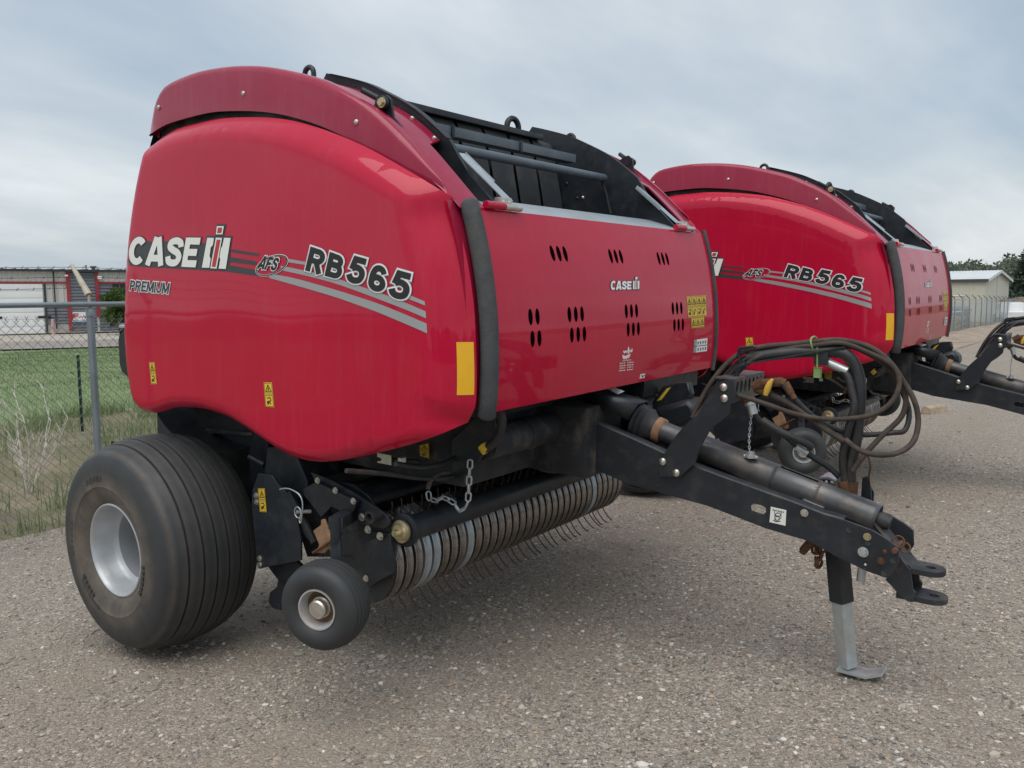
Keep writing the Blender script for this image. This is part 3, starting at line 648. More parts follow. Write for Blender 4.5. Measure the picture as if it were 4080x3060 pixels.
prof = [(-h, r) for h, r in rib[::-1]]+tread[1:-1]+rib
prof += [(.17, .205), (-.17, .205)]
rimp = [(.225, .238), (.244, .236), (.247, .229), (.240, .221), (.226, .217), (.20, .206), (.150, .200), (.135, .188), (.125, .176), (.06, .172), (.0, .171), (-.05, .165), (-.075, .14), (-.08, .10), (-.08, .0005)]
def d_main(r, h):
    if min(abs(abs(h)-abs(g)) for g in gro) < .0075 and r > .45: return .30 if r > crown(h)-.004 else .02
    if abs(abs(h)-.232) < .004: return .5
    if r > .47 or r < .2: return .03
    return float(np.interp(r, [.2, .31, .35, .40, .47], [1, .95, .75, .16, .03]))
for s_ in (1, -1):
    w_, t_, ri_ = wheel('wheel', (.012, -1.262*s_, .290), prof, rimp, 'tyre', 'rim_silver', d_main, 0 if s_ == 1 else math.pi)
    MB().lathe([(.002, .168), (-.05, .166), (-.074, .14), (-.079, .10), (-.079, .0005)], n=40).build('rim_disc', 'rim_disc', w_, 40)
    mk_ = MB()
    for a0, r0, r1, n_ in ((214, .300, .318, 5), (216, .324, .340, 7), (96, .352, .378, 5), (165, .345, .368, 6), (330, .30, .315, 6)):
        for k in range(n_):
            a1 = rad(a0+k*5.2); a2 = a1+rad(3.6); h_ = .2775 if r0 < .34 else .2745
            mk_.loft([[(r0*math.cos(a), -h_+.004, r0*math.sin(a)), (r0*math.cos(a), -h_-.0035, r0*math.sin(a)), (r1*math.cos(a), -h_-.0025, r1*math.sin(a)), (r1*math.cos(a), -h_+.006, r1*math.sin(a))] for a in np.linspace(a1, a2, 3)])
    mo = mk_.build('sidewall_marks', 'tyre', t_, 40); mo['kind'] = 'stuff'; mo.data.attributes.new('dust', 'FLOAT', 'POINT').data.foreach_set('value', [.25]*len(mo.data.vertices))
    hubm = MB().lathe([(-.08, .075), (-.03, .07), (-.02, .05), (.02, .045), (.025, .0005)], n=24).build('hub', 'black_dusty', w_)
    for k in range(8): a = k*math.pi/4; bolt(w_, (.105*math.cos(a), .079, .105*math.sin(a)), r=.011, hexa=True)
MB().cyl((0, -1.2, .29), (0, 1.2, .29), .055, 14).build('axle', 'black_dusty', baler)
gt = [(h, .182-.012*(abs(h)/.06)**2-(.005 if min(abs(h-g) for g in (-.045, -.025, 0, .025, .045)) < .003 else 0)) for h in sorted([-.058]+[g+k for g in (-.045, -.025, 0, .025, .045) for k in (-.005, -.0028, .0028, .005)]+[.058])]
gs = [(.070, .162), (.080, .145), (.083, .125), (.078, .102), (.066, .086)]
gp = [(-h, r) for h, r in gs[::-1]]+gt+gs+[(.05, .072), (-.05, .072)]
gr = [(.058, .086), (.070, .084), (.070, .078), (.060, .074), (.045, .069), (.030, .066)]
GW = (1.446, -1.415, .346)
for s_ in (1, -1):
    g_, t_, ri_ = wheel('gauge_wheel', (GW[0] if s_ == 1 else 1.40, GW[1]*s_, GW[2] if s_ == 1 else .43), gp, gr, 'tyre_clean', 'rim_rusty', lambda r, h: .25 if r < .13 else .12, rad(16) if s_ == 1 else math.pi-rad(10), n=56)
    MB().lathe([(.030, .066), (.012, .063), (.0, .055), (-.006, .045), (-.006, .0005)], n=40).build('rim_dish', 'rim_dirt' if s_ == 1 else 'rim_silver', g_, 40)
    MB().lathe([(-.004, .045), (.036, .043), (.036, .038), (.064, .038), (.070, .032), (.071, .0005)], n=20).build('hub_cap', 'zinc' if s_ == 1 else 'galvanised', g_)
    MB().cyl((.05, -.012, .02), (.068, -.045, .026), .005, 8).build('valve_stem', 'black_plastic', g_)

# ---- chassis plates under the shield
plate('rear_frame_plate', '2', [(640, 120), (720, 100), (830, 90), (960, 110), (1100, 150), (1300, 230), (1300, 900), (1200, 1100), (700, 1100), (650, 500)], -.86, .02, 'black_paint')
fl = [P('2', a, b, 'y', -.90) for a, b in ((770, 232), (900, 236), (1215, 262), (1215, 280), (900, 262), (770, 252))]
MB().prism(fl, (0, .12, 0)).build('frame_ledge', 'black_dusty', baler)
plate('frame_rib', '2', [(735, 108), (790, 108), (775, 240), (722, 240)], -.90, .05)
plate('frame_strip', '2', [(1205, 330), (1230, 250), (1300, 270), (1310, 340), (1300, 520), (1235, 560), (1210, 680), (1190, 680)], -.93, .03)
MB().cyl(P('2', 1200, 405, 'y', -1.0), P('2', 1290, 455, 'y', -.98), .018, 12).build('cross_pin', 'black_paint', baler)
mb = MB(); q = [P('2', a, b, 'y', -1.03) for a, b in ((1305, 352), (1425, 348), (1478, 392), (1545, 560), (1545, 640), (1480, 660), (1470, 900), (1290, 900), (1290, 470))]
mb.prism(q, (0, .14, 0)).build('side_box', 'black_paint', baler, 30, bev=.004)
plt = plate('guard_plate', '2', [(1250, 508), (1335, 520), (1372, 580), (1400, 600), (1445, 660), (1485, 800), (1505, 900), (1505, 1030), (1260, 1080), (1245, 1070), (1210, 680), (1215, 610)], -1.12, .012)
for a, b in ((1240, 640), (1242, 678), (1260, 1018), (1262, 1054)): bolt(plt, P('2', a, b, 'y', -1.121), r=.010, hexa=True)
warn('warning_label', plt, lambda a, b, o: P('2', a, b, 'y', -1.1215-o), [(1248, 598), (1289, 596), (1302, 740), (1260, 738)])
plate('lower_bracket', '2', [(1310, 1070), (1480, 1035), (1540, 1100), (1420, 1160), (1370, 1150)], -1.05, .02)
plate('tow_hook', '2', [(1390, 1060), (1440, 1060), (1400, 1180), (1385, 1330), (1340, 1318), (1312, 1285), (1318, 1225), (1360, 1190)], -1.04, .02)
# perforated quadrant and its pin
quad_ = plate('depth_quadrant', '3', [(170, 600), (215, 600), (255, 640), (330, 780), (380, 900), (330, 880), (240, 760), (180, 700)], -1.10, .010)
for a, b in ((191, 617), (217, 612), (196, 643), (221, 638), (211, 672), (235, 665), (229, 697), (246, 720)): MB().cyl(P('3', a, b, 'y', -1.101), P('3', a, b, 'y', -1.104), .010, 10).build('bolt_hole', 'decal_black', quad_)
MB().bar(P('3', 222, 610, 'y', -1.115), P('3', 370, 900, 'y', -1.115), .035, .012, (0, 1, 0)).build('depth_strap', 'black_paint', baler)
cab = spline([P('3', a, b, 'y', -1.14) for a, b in ((170, 590), (200, 584), (240, 592), (285, 622), (303, 670), (300, 730), (292, 785), (284, 770), (296, 740))], 5)
MB().tube(cab, .0035, 6).build('lock_cable', 'galvanised', baler)
mb = MB(); c = P('3', 275, 725, 'y', -1.14); mb.tube([c+np.array((.022*math.cos(a), 0, .026*math.sin(a))) for a in np.linspace(0, 6.28, 18)], .003, 6); mb.cyl(c+np.array((-.01, 0, 0)), c+np.array((.02, .06, -.005)), .009)
mb.build('lynch_pin', 'galvanised', baler)

# ---- pickup
XC, ZC, RC = 1.268, .388, .208
mb = MB()
for y in (-1.045, 1.030): mb.cyl((XC, y, ZC), (XC, y+.015, ZC), .20, 32)
mb.cyl((XC, -1.04, ZC), (XC, 1.04, ZC), .05, 14); mb.box((.85, -1.02, .60), (1.05, 1.02, .66), bev=.005); mb.cyl((1.02, -1.05, .70), (1.02, 1.05, .70), .03, 12)
mb.loft([[(.80, y, .74), (.98, y, .58), (1.10, y, .42), (1.16, y, .26)] for y in (-1.03, 1.03)])
pick = mb.build('pickup_frame', 'black_dusty', baler, 40)
bnd = MB(); wb = .046
for i, a in enumerate(np.linspace(rad(-118), rad(62), 22)):
    pass
arc = [(XC+RC*math.cos(a), ZC+RC*math.sin(a)) for a in np.linspace(rad(-120), rad(58), 22)]
arc = [(1.02, .235)]+arc+[(1.30, .60)]
def inset(p, k): d = np.array((p[0]-XC, p[1]-ZC)); d = d/np.hypot(*d); return (p[0]-d[0]*k, p[1]-d[1]*k)
secs = []
for p in arc:
    row = []
    for (yy, k) in ((0, .030), (0, .002), (.004, 0), (.012, .006), (.034, .006), (wb-.004, 0), (wb, .002), (wb, .030)):
        q = inset(p, k); row.append((q[0], yy, q[1]))
    secs.append(row)
bo = bnd.loft(secs).build('stripper_band', 'steel_worn', pick, 50); bme = bo.data; bpy.data.objects.remove(bo)
bm2 = bme.copy(); bm2.materials[0] = mat('steel_bare', (.42, .46, .48), rough=.42, metal=.6, var=.2, vscale=12, rvar=.1)
NB = 33; pitch = 2.06/NB
for i in range(NB):
    o = link('stripper_band', bm2 if i in (3, 4, 8, 27) else bme, pick); o.location = (0, -1.03+i*pitch, 0)
tmb = MB(); tl = [(XC+r*math.cos(rad(a)), 0, ZC+r*math.sin(rad(a))) for r, a in ((.15, -62), (.20, -60), (.245, -58.5), (.285, -56), (.305, -53.5))]
to = tmb.tube(spline(tl, 3), [.0034]*13, 6).build('tine', 'tine_steel', pick, 70); tme = to.data; bpy.data.objects.remove(to)
for i in range(NB-1):
    for (ang, ok) in ((0, True), (118, True)):
        o = link('tine', tme, pick); y = -1.03+(i+1)*pitch-.008
        o.location = (XC, y, ZC); M_ = Matrix.Translation((XC, y, ZC)) @ Matrix.Rotation(-rad(ang)+random.uniform(-.05, .05), 4, 'Y') @ Matrix.Translation((-XC, 0, -ZC)); o.matrix_local = M_
rl = MB().cyl((1.527, -1.03, .578), (1.527, 1.03, .578), .056, 24).build('wind_roller', 'black_paint', baler, 60)
for s_ in (1, -1):
    MB().lathe([(-.008, .074), (.006, .074), (.008, .070), (.008, .0005)], o=(1.527, -1.035*s_, .578), axis=(0, -s_, 0), n=28).build('roller_end', 'black_paint', rl, 40)
    MB().lathe([(0, .050), (.012, .050), (.016, .036), (.024, .032), (.026, .018), (.05, .014), (.052, .0005)], o=(1.527, -1.055*s_, .578), axis=(0, -s_, 0), n=24).build('bearing', 'brass_zinc', rl, 40)
MB().cyl((1.30, -1.05, .665), (1.30, 1.05, .665), .022, 12).build('guard_tube', 'black_paint', baler)
MB().loft([[(1.22, y, .70), (1.27, y, .695), (1.30, y, .675), (1.29, y, .66)] for y in (-1.03, 1.03)]).build('guard_lip', 'black_paint', baler)
for s_ in (1, -1):
    def ends(o):
        if s_ == -1: o.scale = (1, -1, 1)
        return o
    ends(plate('roller_arm', '3', [(690, 800), (760, 806), (830, 796), (868, 776), (900, 800), (908, 850), (885, 895), (820, 916), (745, 892), (690, 852), (676, 826)], -1.052, .012))
    ar = ends(plate('pickup_arm', '3', [(350, 490), (480, 540), (620, 620), (740, 702), (796, 742), (812, 780), (808, 806), (780, 822), (690, 805), (640, 790), (560, 740), (480, 690), (400, 600)], -1.09, .014))
    gd = ends(plate('bent_guard', '3', [(305, 590), (380, 546), (624, 662), (592, 742), (470, 690), (412, 752), (312, 626)], -1.115, .02))
    for a, b in ((393, 537), (497, 596), (603, 658)): bolt(gd, P('3', a, b, 'y', -1.117), r=.010, hexa=True)
    for a, b in ((653, 752), (689, 825), (760, 864)): bolt(ar, P('3', a, b, 'y', -1.10), r=.012, hexa=True)
    MB().lathe([(0, .028), (.05, .028), (.05, .018), (.02, .018), (.02, .0005)], o=tuple(P('3', 742, 740, 'y', -1.09)*np.array((1, s_, 1))), axis=(0, -s_, 0), n=20).build('pivot_tube', 'black_dusty', ar if s_ == 1 else None).parent = baler
    ends(plate('end_plate', '3', [(545, 848), (665, 830), (830, 850), (850, 930), (835, 1086), (716, 1152), (690, 1165), (640, 1060), (600, 980), (525, 972)], -1.062, .012))
    ep = ends(plate('end_cover', '3', [(662, 900), (818, 846), (832, 1084), (716, 1146), (648, 978)], -1.085, .02))
    bolt(ep, P('3', 677, 1112, 'y', -1.087), r=.010, hexa=True)
    rb = ends(plate('side_curve', '3', [(510, 545), (600, 560), (690, 630), (735, 700), (720, 720), (640, 660), (560, 600)], -1.05, .012))
    # caster of the gauge wheel
    m_ = MB(); ax_ = Vector((math.sin(rad(16)), -math.cos(rad(16)), 0)); hubp = Vector(GW)
    inn = hubp-ax_*.09
    m_.cyl(hubp-ax_*.02, inn, .018, 12); m_.bar(inn, inn+Vector((-.03, .02, .23)), .05, .014, tuple(ax_))
    m_.cyl(inn+Vector((-.03, .02, .22)), inn+Vector((-.03, .02, .33)), .022, 12); m_.bar(inn+Vector((-.03, .02, .30)), Vector((1.22, -1.06, .60)), .06, .05)
    ends(m_.build('caster_fork', 'black_paint', baler, 40))
plate('dark_filler', '3', [(280, 560), (480, 600), (600, 720), (640, 900), (600, 990), (330, 985), (270, 800)], -.98, .012, 'black_dusty')  # added plate, turns a bright see-through gap behind the flap dark
plate('mud_flap', '3', [(365, 832), (410, 800), (412, 768), (430, 765), (452, 820), (470, 890), (492, 925), (488, 955), (470, 958), (455, 935), (430, 965), (380, 962), (400, 915)], -1.20, .010, 'dirt_tan')
MB().cyl(P('3', 365, 962, 'y', -1.21), P('3', 535, 850, 'y', -1.21), .006).build('stop_rod', 'rust', baler)
# ---- body underside: feeder housing, cross tube, front beam
MB().box((.22, -.80, .74), (1.66, .80, 1.22), bev=.01).build('feeder_housing', 'black_dusty', baler)
MB().box((1.62, -.80, 1.06), (1.76, .98, 1.15), bev=.008).box((1.76, .30, 1.05), (1.965, .98, 1.14), bev=.008).build('front_beam', 'black_paint', baler)
MB().cyl((1.75, -.78, .945), (1.75, .78, .945), .072, 24).build('cross_tube', 'black_dusty', baler, 60)
MB().cyl((1.75, -.50, .945), (1.75, -.44, .945), .076, 24).build('tube_collar', 'black_dusty', baler, 60)
plate('hanger_plate', '3', [(1178, 300), (1250, 230), (1330, 160), (1420, 150), (1440, 240), (1370, 380), (1300, 462), (1236, 530), (1180, 532)], -.82, .014)
rp = plate('root_plate', '3', [(1585, 160), (1680, 142), (1790, 146), (1860, 190), (1893, 260), (1897, 330), (1880, 398), (1830, 410), (1640, 380), (1590, 330)], -.20, .016, 'black_dusty')
for a, b in ((1725, 235), (1800, 270), (1790, 350), (1870, 300), (1822, 186)): bolt(rp, P('3', a, b, 'y', -.201), r=.016, m='black_dusty', hexa=True)
mb = MB()
mb.tube(spline([P('3', a, b, 'y', -.83) for a, b in ((1462, 120), (1475, 190), (1460, 270), (1410, 330), (1370, 350))], 5), .020, 10)
mb.build('drain_hose', 'hose_black', baler, 60)
MB().cyl(P('3', 1360, 332, 'y', -.835), P('3', 1385, 366, 'y', -.835), .0235, 12).build('yellow_clamp', 'decal_yellow', baler)
for pts, r_, m_ in (([(1290, 450), (1400, 425), (1530, 400), (1650, 402), (1800, 412)], .013, 'rust'), ([(560, 480), (800, 500), (1000, 525), (1150, 520), (1300, 470), (1500, 400)], .010, 'hose_black'), ([(1040, 590), (1055, 540), (1100, 500), (1160, 490)], .010, 'hose_brown'),
                   ([(1560, 370), (1650, 440), (1760, 480), (1900, 470), (2000, 500)], .014, 'hose_black'), ([(850, 440), (1000, 460), (1150, 430), (1260, 360)], .012, 'hose_black')):
    MB().tube(spline([P('3', a, b, 'x', 1.62) for a, b in pts], 6), r_, 8).build('brake_line', m_, baler, 60)
MB().cyl(P('3', 745, 410, 'y', -.95), P('3', 990, 428, 'y', -.90), .012).build('twine_rod', 'black_dusty', baler)
MB().box(P('3', 862, 432, 'y', -.96), P('3', 912, 402, 'y', -.93), bev=.002).build('light_tab', 'decal_white', baler)
MB().box(P('3', 742, 432, 'y', -.955), P('3', 828, 390, 'y', -.95)).build('steel_tab', 'zinc', baler)
warn('warning_label', baler, lambda a, b, o: P('3', a, b, 'y', -.82-o), [(990, 330), (1045, 318), (1048, 410), (992, 392)])
def chain(name, pts, link_len, r, m, n=None):
    pts = [np.array(q) for q in spline(pts, 12)]; s = np.r_[0, np.cumsum([np.linalg.norm(b-a) for a, b in zip(pts[:-1], pts[1:])])]
    k = max(2, int(s[-1]/(link_len*.72))); mb = MB(); A = np.array(pts)
    for i in range(k):
        c = Vector([np.interp((i+.5)/k*s[-1], s, A[:, j]) for j in range(3)]); c2 = Vector([np.interp(min(1, (i+.6)/k)*s[-1], s, A[:, j]) for j in range(3)])
        t = (c2-c).normalized(); x = t.orthogonal().normalized(); x = Matrix.Rotation(rad(90*(i % 2)+20), 3, t) @ x; l = link_len/2-r; ww = link_len*.22
        ring_ = []
        for a in np.linspace(0, 2*math.pi, 14, endpoint=False): ring_.append(c+t*(l-ww)*(1 if math.cos(a) > 0 else -1)+t*ww*math.cos(a)+x*ww*math.sin(a))
        mb.tube(ring_+[ring_[0]], r, 5, caps=False)
    return mb.build(name, m, baler, 80)
chain('safety_chain', [P('3', a, b, 'y', -.86) for a, b in ((1288, 418), (1282, 520), (1276, 640), (1262, 690), (1225, 712), (1185, 665), (1130, 640), (1085, 655), (1050, 640), (1042, 605))], .050, .0042, 'galvanised')

# ---- drawbar
up = [(0, 660), (180, 738), (360, 820), (520, 890), (700, 958), (900, 1030), (1130, 1112), (1300, 1178), (1420, 1212), (1520, 1248), (1590, 1275), (1680, 1330), (1738, 1376)]
dn = [(1742, 1470), (1722, 1500), (1700, 1538), (1665, 1553), (1550, 1512), (1400, 1440), (1300, 1385), (1200, 1333), (960, 1262), (620, 1130), (150, 1000), (0, 935)]
def f2r(a, b, r):
    x0, y0, s = REG['F']; x1, y1, s1 = REG[r]; return ((x0+a/s-x1)*s1, (y0+b/s-y1)*s1)
lf = [f2r(1204, 995, '4'), f2r(1207, 878, '4'), f2r(1250, 893, '4')]
slot = [(888, 1116), (930, 1124), (958, 1140), (962, 1165), (945, 1181), (905, 1172), (872, 1158), (866, 1132)]
drw = plate('drawbar', '4', up+dn+lf, -.15, .014, 'black_paint', holes=[slot], bev=.003)
p3 = lambda a, b, y: P('4', a, b, 'y', -.15)*np.array((1, 0, 1))+np.array((0, y, 0))
def shift(pts, y): return [p3(a, b, y) for a, b in pts]
MB().prism(shift(up+dn+lf, .136), (0, .014, 0), holes=[shift(slot, .136)]).build('drawbar_side', 'black_paint', drw, 30, bev=.003)
MB().loft([[p3(a, b, -.138) for a, b in dn[9:]+[lf[0]]], [p3(a, b, .138) for a, b in dn[9:]+[lf[0]]]]).build('drawbar_floor', 'black_dusty', drw, 40).location.z = .012
for s_ in (1, -1):
    MB().loft([[q, q+np.array((.0, .004*s_, .006)), q+np.array((0, .05*s_, .007))] for q in [p3(a, b, -.15*s_) for a, b in [lf[1], lf[2]]+up[:9]]]).build('drawbar_flange', 'black_paint', drw, 70)
for (a, b, r_, m_) in ((1557, 1310, .0105, 'brass_zinc'), (1533, 1400, .014, 'galvanised'), (1660, 1398, .010, 'rust'), (1638, 1452, .0105, 'rust'), (1545, 1475, .006, 'zinc'), (320, 1015, .006, 'black_dusty'), (418, 1012, .006, 'black_dusty'), (1188, 1170, .011, 'zinc')):
    bolt(drw, P('4', a, b, 'y', -.153), r=r_, m=m_, hexa=r_ > .01)
for a, b in ((1561, 1346), (1448, 1272), (1708, 1452), (1655, 1526), (1540, 1500)): MB().cyl(P('4', a, b, 'y', -.1503), P('4', a, b, 'y', -.1515), .012 if b != 1500 else .005, 12).build('bolt_hole', 'decal_black', drw)
mb = MB(); f4 = lambda o: (lambda a, b: P('4', a, b, 'y', -.150-o)); g1, g2 = f4(.0015), f4(.0027)
mb.poly([g1(*q) for q in ((990, 1133), (1081, 1154), (1076, 1246), (982, 1224))], 0)
def strk(pts, wd=4):
    for a, b in zip(pts[:-1], pts[1:]):
        a, b = np.array(a, float), np.array(b, float); d = b-a; n = np.array((-d[1], d[0]))/np.hypot(*d)*wd/2; mb.poly([g2(*(a+n)), g2(*(b+n)), g2(*(b-n)), g2(*(a-n))], 1)
strk([(998, 1152), (1068, 1168)], 3)
for k in range(5): strk([(1004+k*15, 1154+k*3.3), (1007+k*15, 1146+k*3.3)], 3)
strk([(1012, 1158), (1014, 1200), (1024, 1215)], 3); strk([(1050, 1166), (1050, 1200), (1030, 1214)], 3)
strk([(1031+15*math.cos(t), 1182+12*math.sin(t)) for t in np.linspace(0, 6.28, 12)], 4); strk([(1026+14*math.cos(t), 1200+14*math.sin(t)) for t in np.linspace(0, 6.28, 12)], 4); strk([(1004, 1212), (1022, 1222), (1046, 1218)], 5)
mb.build('lift_point_label', ['decal_white', 'decal_black'], drw, 60, False)
# hitch clevis
mb = MB(); hp = [(1170, 780), (1200, 740), (1270, 828), (1285, 960), (1305, 985), (1290, 1050), (1250, 1042), (1205, 1012), (1130, 925), (1095, 890)]
mb.prism([P('8', a, b, 'y', -.075) for a, b in hp], (0, .016, 0)); mb.prism([P('8', a, b, 'y', -.075)*np.array((1, 0, 1))+np.array((0, .06, 0)) for a, b in hp], (0, .016, 0))
def tongue_plate(x0, x1, z, hole_x, thk=.022, hw=.062):
    ou = [(x0, -hw, z), (x1-hw, -hw, z)]+[(x1-hw+hw*math.sin(a), -hw*math.cos(a), z) for a in np.linspace(.15, math.pi-.15, 12)]+[(x1-hw, hw, z), (x0, hw, z)]
    ho = [(hole_x+.019*math.cos(a), .019*math.sin(a), z) for a in np.linspace(0, 2*math.pi, 16, endpoint=False)]
    mb.prism(ou, (0, 0, -thk), holes=[ho])
zt = P('8', 1420, 806, 'y', 0)[2]; zl = P('8', 1440, 1000, 'y', 0)[2]
tongue_plate(3.27, P('8', 1500, 815, 'y', 0)[0]+.01, zt, P('8', 1413, 812, 'y', 0)[0]); tongue_plate(3.31, P('8', 1515, 1010, 'y', 0)[0]+.01, zl, P('8', 1435, 1000, 'y', 0)[0])
mb.loft([[(3.20, -.06, .70), (3.33, -.06, zt+.02), (3.36, -.06, zt)], [(3.20, .06, .70), (3.33, .06, zt+.02), (3.36, .06, zt)]])
mb.build('hitch_clevis', 'black_dusty', baler, 30, bev=.003)
mb = MB(); mb.cyl(P('4', 1715, 1395, 'y', -.17), P('4', 1760, 1345, 'y', -.02), .011, 10)
for c_, r_ in (((1740, 1340), .022), ((1780, 1375), .018), ((1700, 1400), .016)):
    c = P('4', *c_, 'y', -.12); mb.tube([c+np.array((r_*math.cos(a), .3*r_*math.sin(a), r_*math.sin(a))) for a in np.linspace(0, 6.28, 14)], .004, 5)
mb.build('hitch_pin', 'rust', baler)
# ---- jack stand
jt = P('8', 762, 700, 'y', .05); jm = P('8', 792, 1043, 'y', .05); jb = P('8', 832, 1495, 'y', .05)
ju = (jt-jb)/np.linalg.norm(jt-jb)
jk = MB().bar(jm, jm+ju*.42, .072, .072, (.55, 1, 0), bev=.006).build('jack_stand', 'black_paint', baler)
MB().bar(jb, jm+ju*.02, .060, .060, (.55, 1, 0), bev=.006).build('jack_leg', 'galvanised', jk)
MB().prism([(jb[0]+a, jb[1]-.05, jb[2]+b-.012) for a, b in ((-.035, 0), (.085, 0), (.15, .032), (.146, .040), (.082, .009), (-.035, .009))], (0, .10, 0)).build('jack_foot', 'galvanised', jk, 30)
MB().cyl(P('8', 935, 810, 'y', .02), P('8', 925, 900, 'y', .02), .018, 12).build('drain_stub', 'galvanised', baler)
bx = [P('8', a, b, 'y', .16) for a, b in ((640, 182), (775, 158), (780, 190), (785, 262), (742, 285), (640, 245))]
jh = MB().prism([P('8', a, b, 'y', .16) for a, b in ((640, 190), (742, 205), (742, 285), (640, 245))], (0, .10, 0)).build('jack_gearbox', 'black_plastic', baler, 30, bev=.004)
MB().prism([P('8', a, b, 'y', .155) for a, b in ((636, 178), (700, 176), (742, 194), (742, 206), (690, 192), (636, 192))], (0, .12, 0)).build('gearbox_cover', 'grey_sheet', jh, 30)
for a, b in ((650, 212), (686, 213), (724, 216)): bolt(jh, P('8', a, b, 'y', .158), r=.010)
plate('storage_bracket', '8', [(935, 180), (968, 170), (992, 240), (1000, 330), (990, 380), (960, 360), (922, 350), (928, 280)], .14, .012)
plate('storage_bracket', '8', [(968, 170), (990, 235), (1015, 285), (1010, 370), (995, 385), (995, 250)], .22, .012)
mb = MB(); mb.cyl(P('8', 575, 625, 'y', -.05), P('8', 522, 690, 'y', -.05), [.018, .012][0], 10); mb.cyl(P('8', 530, 680, 'y', -.05), P('8', 516, 705, 'y', -.05), .014, 10); mb.build('grease_stub', 'rust', baler)
for x_ in (605, 628, 654): chain('tow_chain', [P('8', x_, 640, 'y', -.02), P('8', x_+2, 700, 'y', -.02), P('8', 625+(x_-628)*.4, 770, 'y', -.02), P('8', 622, 805, 'y', -.02)], .050, .0065, 'rust')
# ---- driveline
sa, sb = P('4', 300, 670, 'y', 0), P('4', 600, 800, 'y', 0)
def ax_pt(t): return sa+(P('4', 1560, 1180, 'y', 0)-sa)*t
MB().tube([ax_pt(-.02), ax_pt(.28)], .050, 24).build('shaft_guard', 'tube_grey', baler, 60)
ad = Vector(ax_pt(1)-ax_pt(0)).normalized(); ax_up = (Vector((0, 0, 1))-ad*ad.z).normalized(); ay = ad.cross(ax_up)
def half(t0, t1, r, a0, a1, n=20, k=12, thk=.004):
    return [[Vector(ax_pt(t))+(ax_up*math.cos(a)+ay*math.sin(a))*r for a in np.linspace(rad(a0), rad(a1), n)] for t in np.linspace(t0, t1, k)]
sg = MB().loft(half(.22, .615, .060, -175, 175)).loft(half(.60, .80, .060, 20, 175)).loft(half(.60, .80, .060, -175, -28)).loft(half(.78, 1.04, .060, -130, 130)).build('shaft_tube', 'tube_grey', baler, 60, fix=False)
sg.modifiers.new('solid', 'SOLIDIFY').thickness = .005
MB().tube([ax_pt(.5), ax_pt(1.09)], .030, 16).build('drive_shaft', 'black_dusty', baler, 60)
bt = [(-.10, .075), (-.085, .092), (-.07, .080), (-.058, .095), (-.045, .078), (-.03, .085), (-.015, .072), (0, .062), (.02, .058)]
MB().lathe([(h, r) for h, r in bt], o=tuple(sa), axis=tuple(ad), n=28).build('shaft_boot', 'black_dusty', baler, 60)
MB().lathe([(.018, .050), (.02, .062), (.05, .060), (.055, .050)], o=tuple(sa), axis=tuple(ad), n=28).build('boot_collar', 'dirt_tan', baler, 60)
MB().prism([P('4', a, b, 'y', -.07) for a, b in ((1118, 1130), (1180, 1088), (1305, 1140), (1255, 1195), (1200, 1200), (1130, 1165))], (0, .15, 0)).build('shaft_cradle', 'tube_grey', drw, 30, bev=.004)
# gearbox cover and the parts under the door
gc = MB(); A = P('7', 1140, 1390, 'y', -.12); 
MB().loft([[P('7', 960, 1470, 'y', -.12), P('7', 1290, 1610, 'y', -.12)], [P('7', 1000, 1400, 'y', -.12), P('7', 1370, 1490, 'y', -.12)], [P('7', 1130, 1370, 'y', .06), P('7', 1440, 1470, 'y', .06)], [P('7', 1190, 1400, 'y', .10), P('7', 1450, 1560, 'y', .10)]]).build('gearbox_guard', 'black_paint', baler, 30).modifiers.new('solid', 'SOLIDIFY').thickness = .006
mb = MB(); mb.poly([P('7', a, b, 'y', -.03) for a, b in ((1150, 1384), (1200, 1372), (1270, 1400), (1220, 1422))], 0); mb.build('data_label', ['decal_silver'], baler, 60, False)
MB().box((1.55, -.25, .72), (1.95, .30, 1.06), bev=.02).build('gearbox', 'black_dusty', baler)
dm = MB().prism([P('7', a, b, 'y', .45) for a, b in ((1470, 1480), (1540, 1370), (1620, 1340), (1740, 1335), (1760, 1420), (1700, 1560), (1560, 1700), (1480, 1640))], (0, .05, 0)).build('drive_guard', 'black_paint', baler, 30, bev=.01)
mb = MB(); mb.poly([P('7', a, b, 'y', .448) for a, b in ((1506, 1470), (1580, 1378), (1612, 1368), (1540, 1462))], 0); mb.build('yellow_label', ['decal_yellow'], dm, 60, False)
MB().prism([P('4', a, b, 'y', .38) for a, b in ((285, 560), (500, 500), (550, 560), (560, 640), (430, 680), (330, 640))], (0, .2, 0)).build('knotter_cover', 'black_plastic', baler, 30, bev=.03)
MB().box((1.2, .25, .62), (1.75, .75, .95), bev=.03).build('auger_housing', 'black_dusty', baler)

